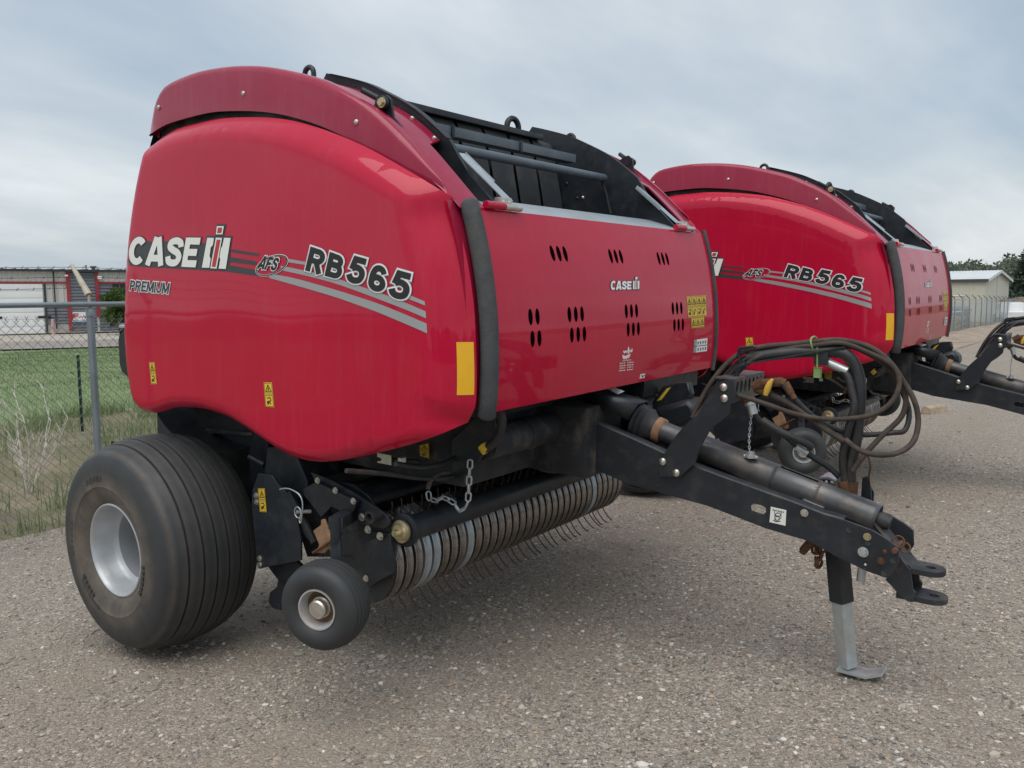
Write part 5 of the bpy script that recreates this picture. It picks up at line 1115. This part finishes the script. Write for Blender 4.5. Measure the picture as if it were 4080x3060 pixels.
g3 = blades(n, p_, .06+.26*rng.random(n)**2, .005+.004*rng.random(n), rng.random(n), 'straw', 'dry_straw', 1.1); tag(g3, 'dry straw-coloured stalks along the foot of the fence', 'dry grass', kind='stuff')
n = 9000; p_ = np.stack([rng.uniform(-3.6, -2.6, n), rng.uniform(20, 92, n)], 1); p_[:, 0] += FSL*p_[:, 1]
g4 = blades(n, p_, .04+.22*rng.random(n)**2, .02+.02*rng.random(n), rng.random(n), 'straw', 'verge_grass'); tag(g4, 'low dry pale grass along the far end of the fence', 'dry grass', kind='stuff')
mat('dead_twig', (.54, .50, .43), rough=.85, var=.2, vscale=20)
def dead_shrub(base, h, n, seed, label):
    r = random.Random(seed); mb = MB()
    def br_(p, d, L, rad_, lv):
        q = [p]; dd = Vector(d)
        for _ in range(5): dd = (dd+Vector((r.uniform(-.16, .16), r.uniform(-.16, .16), r.uniform(-.03, .12)))).normalized(); q.append(q[-1]+dd*L/5)
        mb.tube(q, [rad_*(1-.14*i) for i in range(6)], 5)
        if lv:
            for _ in range(r.randint(3, 5)):
                i = r.randint(1, 5); a = r.uniform(0, 6.28); nd = (dd+Vector((math.cos(a), math.sin(a), .25))*r.uniform(.5, .95)).normalized(); br_(q[i], nd, L*r.uniform(.35, .6), rad_*.58, lv-1)
    for k in range(n): a = r.uniform(0, 6.28); br_(Vector((0, 0, -.05)), Vector((.25*math.cos(a), .5*math.sin(a), 1)).normalized(), h*r.uniform(.55, .85), .013, 2)
    o = mb.build('dead_shrub', 'dead_twig', None, 80); o.location = base; tag(o, label, 'shrub'); return o
b_ = PG('1', 215, 1640, (-5.3, 0, 0), (1, 0, 0)); dead_shrub((b_[0], b_[1], float(gz(b_[0], b_[1]))), 1.1, 5, 11, 'bare pale dead shrub standing in the ditch behind the fence')
mat('tpost_green', (.018, .045, .030), rough=.6, var=.2)
def tpost(px, x, h, label):
    b = PG('1', *px, (x, 0, 0), (1, 0, 0)); g = float(gz(b[0], b[1]))
    o = MB().box((-.006, -.022, -.3), (.0, .022, h)).box((0, -.004, -.3), (.028, .004, h)).build('steel_fence_stake', 'tpost_green'); o.location = (b[0], b[1], g); tag(o, label, 'stake'); return o
tpost((710, 1400), -8.6, 1.15, 'dark green steel stake standing in the grass of the field'); tpost((905, 1620), -3.9, .62, 'short green steel stake leaning beside the fence post').rotation_euler = (rad(-9), 0, 0)

# ---- left: workshop building
OB = np.array((-71.4, 28.3, -1.2)); eb = np.array((.335, .942, 0)); eb /= np.linalg.norm(eb); nb = np.array((eb[1], -eb[0], 0))
gbl = -1.33
def BF(a, b, off=0.0):                                # pixel of region 1 -> (s, z) on the facade
    q = PG('1', a, b, OB+nb*off, nb); return float((q-OB)@eb), float(q[2])
bld = empty('workshop_building', (OB[0], OB[1], gbl)); bld.rotation_euler = (0, 0, math.atan2(eb[1], eb[0])); tag(bld, 'long cream and dark grey metal workshop with red trim and white overhead door', 'building')
def wallcol(name, c, **k): return mat(name, c, rough=.6, var=.06, vscale=.4, **k)
wallcol('cream_metal', (.58, .57, .53)); wallcol('grey_metal', (.16, .175, .195)); wallcol('door_white', (.78, .80, .79)); wallcol('trim_red', (.33, .03, .045)); wallcol('trim_dark', (.028, .034, .042)); wallcol('roof_dark', (.09, .11, .13)); wallcol('base_concrete', (.40, .38, .35)); mat('window_glass', (.02, .025, .03), rough=.08, spec=.8); wallcol('awning', (.03, .035, .04))
def lbox(name, s0, s1, z0, z1, y0, y1, m, parent=bld, bev=0.0): return MB().box((s0, y0, z0-gbl), (s1, y1, z1-gbl), bev=bev).build(name, m, parent)
# local frame: +x along the facade, -y out of it
SX = lambda a, b=600: BF(a, b)[0]
SZ = lambda b, a=300: BF(a, b)[1]
ze = SZ(285); zr = SZ(388); zd = SZ(400); zg = gbl
s_l, s_r = -22.0, SX(1085)+26
lbox('wall', s_l, s_r, zg, ze, .12, 24, 'cream_metal'); lbox('base_wall', SX(410), SX(598), zg, SZ(762), .02, .12, 'base_concrete')
def ribs(s0, s1, z0, z1, m, horiz, pitch, name='wall_panel'):
    mb = MB()
    if horiz:
        for z in np.arange(z0, z1-pitch*.5, pitch): mb.prism([(s0, .11, z-gbl), (s0, .03, z-gbl+pitch*.25), (s0, .03, z-gbl+pitch*.6), (s0, .11, z-gbl+pitch*.96)], (s1-s0, 0, 0))
    else:
        for s in np.arange(s0, s1-pitch*.5, pitch): mb.prism([(s, .11, z0-gbl), (s+pitch*.14, .05, z0-gbl), (s+pitch*.22, .05, z0-gbl), (s+pitch*.36, .11, z0-gbl)], (0, 0, z1-z0))
    return mb.build(name, m, bld, 20)
ribs(s_l, SX(590), zr+.1, ze-.08, 'cream_metal', False, .42); ribs(SX(410), SX(598), SZ(590), zr-.1, 'cream_metal', False, .42); ribs(SX(872), s_r, zr+.1, ze-.08, 'cream_metal', False, .42)
ribs(SX(625), SX(850), zg+.1, ze-.08, 'grey_metal', True, .27); ribs(SX(410), SX(598), SZ(762), SZ(590), 'grey_metal', True, .27); ribs(SX(872), SX(1003), SZ(590), zr-.1, 'grey_metal', True, .27); ribs(SX(872), s_r, zg+.1, SZ(640), 'grey_metal', True, .27)
lbox('trim_band', s_l, SX(600), zr-.07, zr+.07, -.04, .1, 'trim_red'); lbox('trim_band', SX(850), s_r, zr-.07, zr+.07, -.04, .1, 'trim_red')
for a, b0 in ((598, 820), (852, 700)): lbox('trim_post', SX(a), SX(a)+.26, SZ(b0), ze, -.07, .1, 'trim_red')
lbox('corner_trim', SX(396), SX(412), zg, zd, -.03, .1, 'trim_dark'); lbox('downspout', SX(482), SX(494), SZ(800), ze, -.12, -.02, 'trim_dark')
dw0, dw1 = SX(385)-8.4, SX(385)
dr = lbox('overhead_door', dw0, dw1, zg, zd-.02, .04, .1, 'door_white')
nsec = 7
for k in range(nsec): lbox('door_section', dw0+.02, dw1-.02, zg+.03+(zd-zg)*k/nsec, zg-.02+(zd-zg)*(k+1)/nsec, -.01, .038, 'door_white', dr, .015)
for s in (BF(335, 695)[0], BF(335, 695)[0]-3.6): lbox('door_window', s, s+1.0, SZ(706), SZ(683), -.03, -.012, 'window_glass', dr)
lbox('window', SX(1005), SX(1060), SZ(560), SZ(395), .0, .1, 'window_glass'); lbox('window', SX(1068), SX(1120), SZ(560), SZ(395), .0, .1, 'window_glass')
lbox('awning', SX(880), SX(1085)+4, SZ(586), SZ(500), -1.2, .1, 'awning'); 
for s in (SX(960), SX(1070)): lbox('shop_window', s, s+2.6, zg+.5, SZ(650), .0, .11, 'window_glass')
lbox('eave_gutter', s_l-.3, s_r+.3, ze-.04, ze+.14, -.35, .12, 'trim_dark')
rf = MB().prism([(s_l-.3, -.30, ze+.14-gbl), (s_l-.3, 12, ze+.34-gbl), (s_l-.3, 24.3, ze+.14-gbl)], (s_r-s_l+.6, 0, 0)).build('roof', 'roof_dark', bld)
for s in np.arange(s_l, s_r, .9): MB().prism([(s, -.33, ze+.145-gbl), (s, 12, ze+.345-gbl), (s, 12, ze+.405-gbl), (s, -.33, ze+.205-gbl)], (.06, 0, 0)).build('roof_seam', 'roof_dark', rf)
for a, t_, r_ in ((757, 238, .05), (822, 246, .17)): s, z = BF(a, t_, -3); MB().cyl((s, 3, ze-gbl), (s, 3, z-gbl), r_, 10).cyl((s, 3, z-gbl-.1), (s, 3, z-gbl+.02), r_*1.7, 10).build('roof_vent', 'roof_dark', rf)
lbox('wall_light', SX(870), SX(904), SZ(355), SZ(328), -.35, .0, 'decal_white'); lbox('wall_light', SX(582), SX(606), SZ(332), SZ(320), -.6, -.1, 'decal_white')
sg_ = lbox('shop_sign', SX(636), SX(806), SZ(740), SZ(655), -.08, .0, 'decal_silver')
mat('sign_red', (.45, .05, .05), rough=.5); mat('sign_blue', (.30, .42, .55), rough=.5)
def onb(a, b, y=-.085): s, z = BF(a, b); return (s, y, z-gbl)
mb = MB(); put_text(mb, 'F', [(648, 662), (690, 664), (682, 706), (640, 704)], lambda a, b: onb(a, b, -.09), .04, 0, .0); mb.poly([onb(637, 716), onb(700, 722), onb(805, 716), onb(805, 738), onb(637, 738)], 1)
wv = [(690+k*8, 692+7*math.sin(k*1.9)) for k in range(14)]
for a, b in zip(wv[:-1], wv[1:]): mb.poly([onb(a[0], a[1]-4, -.09), onb(b[0], b[1]-4, -.09), onb(b[0], b[1]+4, -.09), onb(a[0], a[1]+4, -.09)], 0)
mb.build('sign_lettering', ['sign_red', 'sign_blue'], sg_, 60, False)
# apron and road in front of it
def strip(name, d0, d1, m, dz):                       # runs parallel to the facade, d metres out
    xs, F_ = [], []; ss = np.linspace(-45, 75, 31)
    for i, s in enumerate(ss):
        for d_ in np.linspace(d0, d1, 8): q = OB+eb*s+nb*d_; xs.append((q[0], q[1], float(gz(q[0], q[1]))+dz))
    for i in range(len(ss)-1):
        for j in range(7): F_.append((i*8+j, (i+1)*8+j, (i+1)*8+j+1, i*8+j+1))
    me = bpy.data.meshes.new(name); me.from_pydata(xs, [], F_); me.materials.append(MATS[m]); me.shade_smooth(); me.update(); return tag(link(name, me), kind='structure')
strip('concrete_apron', -.5, 23, 'concrete', .05); strip('road', 22.5, 35, 'road', .09)
mat('bollard_pink', (.55, .33, .33), rough=.7, var=.2)
s_, z_ = BF(445, 820); q = OB+eb*s_+nb*2.0; bo_ = MB().cyl((0, 0, -.1), (0, 0, 1.15), .13, 14).lathe([(1.15, .13), (1.22, .10), (1.25, .001)], axis=(0, 0, 1), n=14).build('bollard', 'bollard_pink'); bo_.location = (q[0], q[1], float(gz(q[0], q[1]))+.05); tag(bo_, 'faded pink pipe bollard beside the white overhead door', 'bollard')
# ---- trees
tone_mat('leaf_bush', [(0, (.028, .060, .012)), (.5, (.06, .115, .022)), (1, (.12, .18, .05))], .7, .3); tone_mat('leaf_hazed', [(0, (.10, .125, .09)), (.5, (.15, .18, .13)), (1, (.22, .24, .18))], .8, .3); tone_mat('leaf_pale', [(0, (.075, .085, .05)), (.5, (.12, .13, .08)), (1, (.19, .19, .12))], .8, .3); tone_mat('leaf_fir', [(0, (.035, .055, .045)), (.5, (.055, .08, .062)), (1, (.085, .11, .085))], .8, .1); mat('bark', (.10, .075, .055), rough=.9, var=.3, vscale=10)  # distant broadleaf tones are lightened, the haze is put into the leaf colour
def tree(name, base, h, rx, label, cat, seed, leaf='leaf_hazed', nl=5200, ls=.30, trunk=.3, group=None, conic=False):
    r = np.random.default_rng(seed); root = empty(name, base); tag(root, label, cat, group)
    tk = MB(); tk.tube([(0, 0, -.3), (.02*h*.2, 0, h*.3), (0, .01*h, h*(.95 if conic else .72))], [h*.028, h*.02, h*.006], 8)
    cl = []
    if conic:
        for z in np.linspace(.10, .97, 26):
            k = max(4, int(11*(1-z)+4)); R_ = rx*(1-z)**.85*(.85+.3*r.random())
            for a in np.linspace(0, 6.28, k, endpoint=False)+r.random()*6: 
                cl.append((R_*.55*math.cos(a), R_*.55*math.sin(a), z*h-.06*R_, R_*.55+.12, h*.028))
                tk.tube([(0, 0, z*h), (R_*math.cos(a), R_*math.sin(a), z*h-.12*R_)], [.03, .01], 4)
    else:
        for _ in range(26):
            v = r.standard_normal(3); v /= np.linalg.norm(v); k = r.random()**.45; c = np.array((v[0]*rx*k*.78, v[1]*rx*k*.78, h*(trunk+(1-trunk)*.5)+v[2]*h*(1-trunk)*.40*k)); s = rx*(.22+.22*r.random()); cl.append((*c, s, s*.8))
            if _ % 2 == 0: tk.tube([(0, 0, h*trunk*.8), (c[0]*.5, c[1]*.5, (h*trunk+c[2])*.52), tuple(c)], [h*.012, h*.008, h*.003], 5)
    tk.build('trunk', 'bark', root, 60)
    w_ = np.array([q[3]**2 for q in cl]); idx = r.choice(len(cl), nl, p=w_/w_.sum()); C_ = np.array(cl)[idx]
    d = r.standard_normal((nl, 3)); d /= np.linalg.norm(d, axis=1)[:, None]; k = r.random(nl)**.38
    c = C_[:, :3]+d*k[:, None]*np.stack([C_[:, 3], C_[:, 3], C_[:, 4]], 1)
    a = r.standard_normal((nl, 3)); a /= np.linalg.norm(a, axis=1)[:, None]; b = np.cross(a, r.standard_normal((nl, 3))); b /= np.linalg.norm(b, axis=1)[:, None]; s = (ls*(.6+.8*r.random(nl)))[:, None]
    V = np.stack([c-a*s*.5, c+b*s*.3, c+a*s*.5, c-b*s*.3], 1).reshape(-1, 3); F = np.arange(nl*4).reshape(-1, 4)
    cr_ = link('crown', np_mesh('crown', V, F, leaf, np.repeat(np.clip(.5+.2*r.standard_normal(nl)+.25*(r.random(len(cl))[idx]-.5), 0, 1), 4)), root); return root
s_, z_ = BF(925, 835); q = OB+eb*s_+nb*9.0; q2 = BF(925, 545); tree('bushy_tree', (q[0], q[1], float(gz(q[0], q[1]))), 4.5, 1.9, 'round bushy green tree in front of the dark grey workshop wall', 'tree', 5, 'leaf_bush', 5200, .22, .10)
treespec = [(600, 118, 7.6, 4.5, 0), (700, 112, 7.8, 4.0, 0), (790, 120, 9.2, 4.2, 0), (860, 124, 9.8, 3.8, 0), (940, 118, 8.4, 4.5, 0), (1050, 126, 9.6, 4.4, 1), (1130, 116, 8.2, 4.2, 0), (1240, 128, 9.2, 4.4, 2), (1320, 116, 7.6, 4.2, 2), (1420, 124, 9.6, 5.2, 1), (1530, 120, 11.0, 5.2, 1), (1640, 116, 10.2, 5.0, 0), (1690, 130, 12.8, 4.6, 2), (1740, 112, 9.5, 4.8, 0), (1860, 122, 10.5, 5.2, 0), (1960, 118, 11.5, 5.0, 1), (500, 124, 8.0, 4.5, 0), (380, 120, 8.4, 4.5, 1)]
LT = ['dense dark green broadleaf tree in the distant tree line behind the cream shed', 'mid green spreading tree in the distant tree line behind the cream shed', 'pale thin-leaved tree in the distant tree line behind the cream shed']
for i, (a, dep, h, r_, kd) in enumerate(treespec):
    dep += 14
    q = PW('R', a, 760, dep); tree('broadleaf_tree', (q[0], q[1], -1.5), h*(.92 if a < 1200 else .80), r_, LT[kd], 'tree', 20+i, ['leaf_hazed', 'leaf_hazed', 'leaf_pale'][kd], 3200, .55, .16, 'distant tree line')
q = PW('R', 1800, 760, 96); tree('spruce_tree', (q[0], q[1], -1.5), 9.0, 2.4, 'tall dark pointed spruce at the end of the tree line', 'tree', 71, 'leaf_fir', 9000, .42, conic=True)
vv = []                                               # wood across the lot, seen mirrored in the paint
for i in range(48):
    a = rad(-78+i*2.7); R_ = 105+15*math.sin(i*2.1); c = np.array((R_*math.cos(a), -8+R_*math.sin(a), 2.6)); k = 420; h_ = 7.5+2.2*math.sin(i*1.7)+1.5*math.sin(i*.6)
    d = rng.standard_normal((k, 3)); d /= np.linalg.norm(d, axis=1)[:, None]; q = c+d*rng.random((k, 1))**.4*np.array((5.5, 5.5, h_*.55)); a_ = rng.standard_normal((k, 3))*.7; b_ = rng.standard_normal((k, 3))*.7
    vv.append(np.stack([q-a_, q+b_*.6, q+a_, q-b_*.6], 1).reshape(-1, 3))
vv = np.concatenate(vv); wd_ = link('distant_wood', np_mesh('distant_wood', vv, np.arange(len(vv)).reshape(-1, 4), 'leaf_hazed', np.repeat(rng.random(len(vv)//4), 4))); tag(wd_, 'line of leafy woodland on the far side of the lot', 'trees', kind='stuff')
# ---- right: shed behind the fence
cs = PW('R', 1213, 600, 80); ga = np.array((.137, .988, 0)); la = np.array((-.988, .137, 0)); zb_ = float(gz(cs[0], cs[1]))-.5
shed = empty('storage_shed', (cs[0], cs[1], zb_)); shed.rotation_euler = (0, 0, math.atan2(ga[1], ga[0])); tag(shed, 'small cream metal shed with a white ribbed gable roof behind the fence', 'shed')
wallcol('shed_cream', (.60, .57, .47)); wallcol('shed_roof', (.62, .65, .66)); wallcol('shed_trim', (.07, .06, .065)); wallcol('shed_gable', (.56, .55, .47))
eh = cs[2]-zb_; LW, GWd = 14.0, 8.15; ph = PW('R', 1420, 478, 83.0)[2]-zb_
mb = MB(); mb.box((.0, .0, 0), (GWd, LW, eh)); mb.build('wall', 'shed_gable', shed)
mb = MB()
for y in np.arange(0, LW-.1, .31): mb.prism([(-.005, y, 0), (-.045, y+.05, 0), (-.045, y+.10, 0), (-.005, y+.15, 0)], (0, 0, eh-.1))
mb.build('wall_panel', 'shed_cream', shed, 20); MB().box((-.012, .02, .02), (-.004, LW, eh-.02)).build('wall_skin', 'shed_cream', shed)
MB().prism([(0, 0.0, eh), (GWd, 0.0, eh), (GWd/2, 0.0, ph-.06)], (0, LW, 0)).build('gable', 'shed_gable', shed)
for sgn in (0, 1):
    f3 = lambda t, y, k=0.0: ((-.25+(GWd/2+.25)*t) if sgn == 0 else (GWd+.25-(GWd/2+.25)*t), y, eh-.05+(ph-eh+.05)*t+k)
    rf = MB().prism([f3(0, -.3), f3(1, -.3), f3(1, -.3, .06), f3(0, -.3, .06)], (0, LW+.6, 0)).build('roof', 'shed_roof', shed)
    mb = MB()
    for y in np.arange(-.28, LW+.25, .30): mb.prism([f3(0, y, .062), f3(1, y, .062), f3(1, y, .10), f3(0, y, .10)], (0, .07, 0))
    mb.build('roof_rib', 'shed_roof', rf, 20)
    MB().prism([f3(0, -.32, -.18), f3(1, -.32, -.18), f3(1, -.32, .07), f3(0, -.32, .07)], (0, .02, 0)).build('barge_board', 'shed_roof', rf)
MB().box((-.30, -.3, eh-.24), (-.26, LW+.3, eh+.03)).build('eave_trim', 'shed_trim', shed); MB().box((-.06, -.05, 0), (.08, -.005, eh-.1)).build('corner_trim', 'shed_cream', shed)
MB().box((GWd*.46, -.05, .05), (GWd*.50, -.004, eh+.55)).build('door_track', 'shed_gable', shed)
# low building, mound, bins and truck behind the fence
wallcol('bin_blue', (.10, .14, .18)); wallcol('white_paint', (.70, .71, .70)); two('mound', (.14, .11, .085), (.24, .19, .15), 1.2)
def at_ground(a, b, dep): q = PW('R', a, b, dep); return (q[0], q[1], float(gz(q[0], q[1])))
q = at_ground(1700, 800, 116); rot = math.atan2(ga[1], ga[0])
lo = empty('low_building', q); lo.rotation_euler = (0, 0, rot); tag(lo, 'low tan building with flat white roof edges beyond the shed', 'building')
MB().box((-3, -2, -1.5), (16, 10, 2.2)).build('wall', 'shed_cream', lo); MB().box((-3.4, -2.4, 2.2), (16.4, 10.4, 2.45)).build('roof', 'white_paint', lo); MB().box((-3.2, 1.5, 2.46), (16, 9, 2.95)).build('upper_wall', 'shed_trim', lo); MB().box((-3.4, 1.2, 2.95), (16.4, 10, 3.15)).build('upper_roof', 'white_paint', lo)
q = at_ground(1720, 880, 84); V_, F_ = ico(); mb = MB(); rr = random.Random(3)
bm = bmesh.new(); bmesh.ops.create_icosphere(bm, subdivisions=4, radius=1)
for v in bm.verts: k = 1+.18*(float(vnoise(v.co.x*3+9, v.co.y*3+v.co.z*2, 1.0, 4))-.5)*2; v.co = Vector((v.co.x*4.2*k, v.co.y*3.2*k, v.co.z*2.05*k))
me = bpy.data.meshes.new('dirt_mound'); bm.to_mesh(me); bm.free(); me.materials.append(MATS['mound']); me.shade_smooth(); o = link('dirt_mound', me); o.location = (q[0], q[1], q[2]+.1); tag(o, 'brown rounded mound of earth behind the far fence', 'mound')
q = at_ground(975, 1240, 57)
bn = empty('scrap_bin', q); bn.rotation_euler = (0, 0, rot+.3); tag(bn, 'dark blue grey steel scrap bin with sloping end behind the far fence', 'bin')
MB().prism([(0, 0, .15), (1.7, 0, .15), (2.0, 0, 1.5), (-.3, 0, 1.25)], (0, 1.8, 0)).build('body', 'bin_blue', bn, 30, bev=.03)
MB().box((-.34, -.06, 1.24), (.5, 1.86, 1.36)).box((.1, -.05, .0), (.3, 1.85, .15)).box((1.3, -.05, 0), (1.5, 1.85, .15)).build('rim_rail', 'bin_blue', bn)
MB().bar((-.2, .5, 1.3), (-1.0, .5, 2.3), .12, .06).build('lift_arm', 'bin_blue', bn)
q = at_ground(780, 1290, 52); pl = empty('plank_pile', q); pl.rotation_euler = (0, 0, rot); tag(pl, 'stack of weathered planks on the ground behind the far fence', 'planks')
rr = random.Random(5)
for j in range(7):
    for i in range(4): MB().box((i*.30+rr.uniform(-.03, .03), rr.uniform(-.2, .1), .04+j*.13), (i*.30+.26, 2.4+rr.uniform(-.3, .3), .13+j*.13)).build('plank', 'wood', pl)
wallcol('gate_white', (.62, .64, .64))
q = at_ground(740, 1200, 53); gt_ = empty('pipe_rack', q); gt_.rotation_euler = (0, 0, rot); tag(gt_, 'white pipe rack standing behind the far fence', 'rack')
for x in (-1.0, .0, 1.6): MB().cyl((x, 0, 0), (x, 0, 2.2), .05, 8).build('upright', 'gate_white', gt_)
for z in (1.2, 2.2): MB().cyl((-1.2, 0, z), (1.8, 0, z), .045, 8).build('crossbar', 'gate_white', gt_)
def vehicle(name, loc, rz, paint, label, cat, kind):
    v = empty(name, loc); v.rotation_euler = (0, 0, rz); tag(v, label, cat)
    if kind == 'truck': prof = [(-2.6, .45), (-2.6, 1.0), (-.9, 1.02), (-.75, 1.75), (.45, 1.78), (1.05, 1.15), (2.3, 1.02), (2.55, .85), (2.55, .45)]
    else: prof = [(-2.2, .45), (-2.25, 1.0), (-1.9, 1.55), (-.2, 1.66), (.6, 1.55), (1.1, 1.08), (2.1, .95), (2.3, .75), (2.3, .40)]
    MB().prism([(x, -.9, z) for x, z in prof], (0, 1.8, 0)).build('body', paint, v, 25, bev=.05)
    g = [(-.62, 1.12), (-.58, 1.66), (.38, 1.68), (.92, 1.14)] if kind == 'truck' else [(-1.85, 1.08), (-1.7, 1.46), (-.2, 1.56), (.5, 1.46), (.88, 1.10)]
    for y in (-.912, .902): MB().prism([(x, y, z) for x, z in g], (0, .01, 0)).build('side_window', 'window_glass', v)
    ws_ = [(.50, 1.74), (1.02, 1.20)] if kind == 'truck' else [(.64, 1.52), (1.08, 1.12)]
    MB().prism([(ws_[0][0]+.03, -.75, ws_[0][1]), (ws_[0][0]+.03, .75, ws_[0][1]), (ws_[1][0]+.03, .82, ws_[1][1]), (ws_[1][0]+.03, -.82, ws_[1][1])], (.012, 0, .012)).build('windscreen', 'window_glass', v)
    for x in (-1.5, 1.55):
        for y in (-.93, .93):
            w2 = MB().lathe([(-.11, .20), (-.12, .33), (-.08, .37), (.08, .37), (.12, .33), (.11, .20)], o=(x, y, .37), axis=(0, -1 if y < 0 else 1, 0), n=22).build('tyre', 'black_plastic', v, 40); MB().lathe([(.06, .21), (.10, .19), (.06, .10), (.07, .001)], o=(x, y, .37), axis=(0, -1 if y < 0 else 1, 0), n=18).build('rim', 'rim_silver', w2)
    fr = prof[-2][0]
    for y in (-.62, .62): MB().box((fr-.04, y-.2, .70), (fr+.05, y+.2, .84), bev=.02).build('headlight', 'decal_silver', v)
    MB().box((fr-.05, -.86, .42), (fr+.08, .86, .58), bev=.02).build('bumper', 'black_plastic', v)
    return v
wallcol('car_silver', (.50, .52, .53)); MATS['car_silver'].node_tree.nodes['Principled BSDF'].inputs['Roughness'].default_value = .3
q = at_ground(1560, 1180, 74); vehicle('pickup_truck', q, rot+.4, 'white_paint', 'white pickup truck parked behind the far fence', 'truck', 'truck')
s_, z_ = BF(1075, 840); q = OB+eb*s_+nb*8.0; vehicle('parked_car', (q[0], q[1], float(gz(q[0], q[1]))+.06), math.atan2(nb[1], nb[0])-.5+math.pi*0, 'car_silver', 'silver parked car beside the bushy tree by the workshop', 'car', 'car')
# ---- small things on the gravel
def wood_block(px, y, dims, rz, label, name='wood_block'):
    q = PG('F', *px, (0, 0, y), (0, 0, 1)); g = float(gz(q[0], q[1])); L, W_, H_ = dims
    mb = MB().prism([(-L/2, -W_/2, 0), (-L/2, W_/2, 0), (-L/2, W_/2*.8, H_*.7), (-L/2, W_*.1, H_), (-L/2, -W_*.35, H_*.75)], (L, 0, 0)); o = mb.build(name, 'wood', None, 30, bev=.008); o.location = (q[0], q[1], g-.005); o.rotation_euler = (0, 0, rz); tag(o, label, 'wood'); return o
wood_block((2018, 888), .05, (.42, .16, .12), rad(70), 'weathered wooden block lying on the gravel under the second drawbar')
wood_block((1030+70, 700+1125//1), .05, (.12, .02, .012), rad(30), 'thin pale splinter of wood lying on the open gravel', 'wood_splinter')
q = PG('F', 1976, 1157, (0, 0, .05), (0, 0, 1)); o = wood_block((2012, 1157-40), .06, (.11, .025, .015), rad(60), 'small tan bark chip on the gravel beyond the hitch', 'bark_chip')
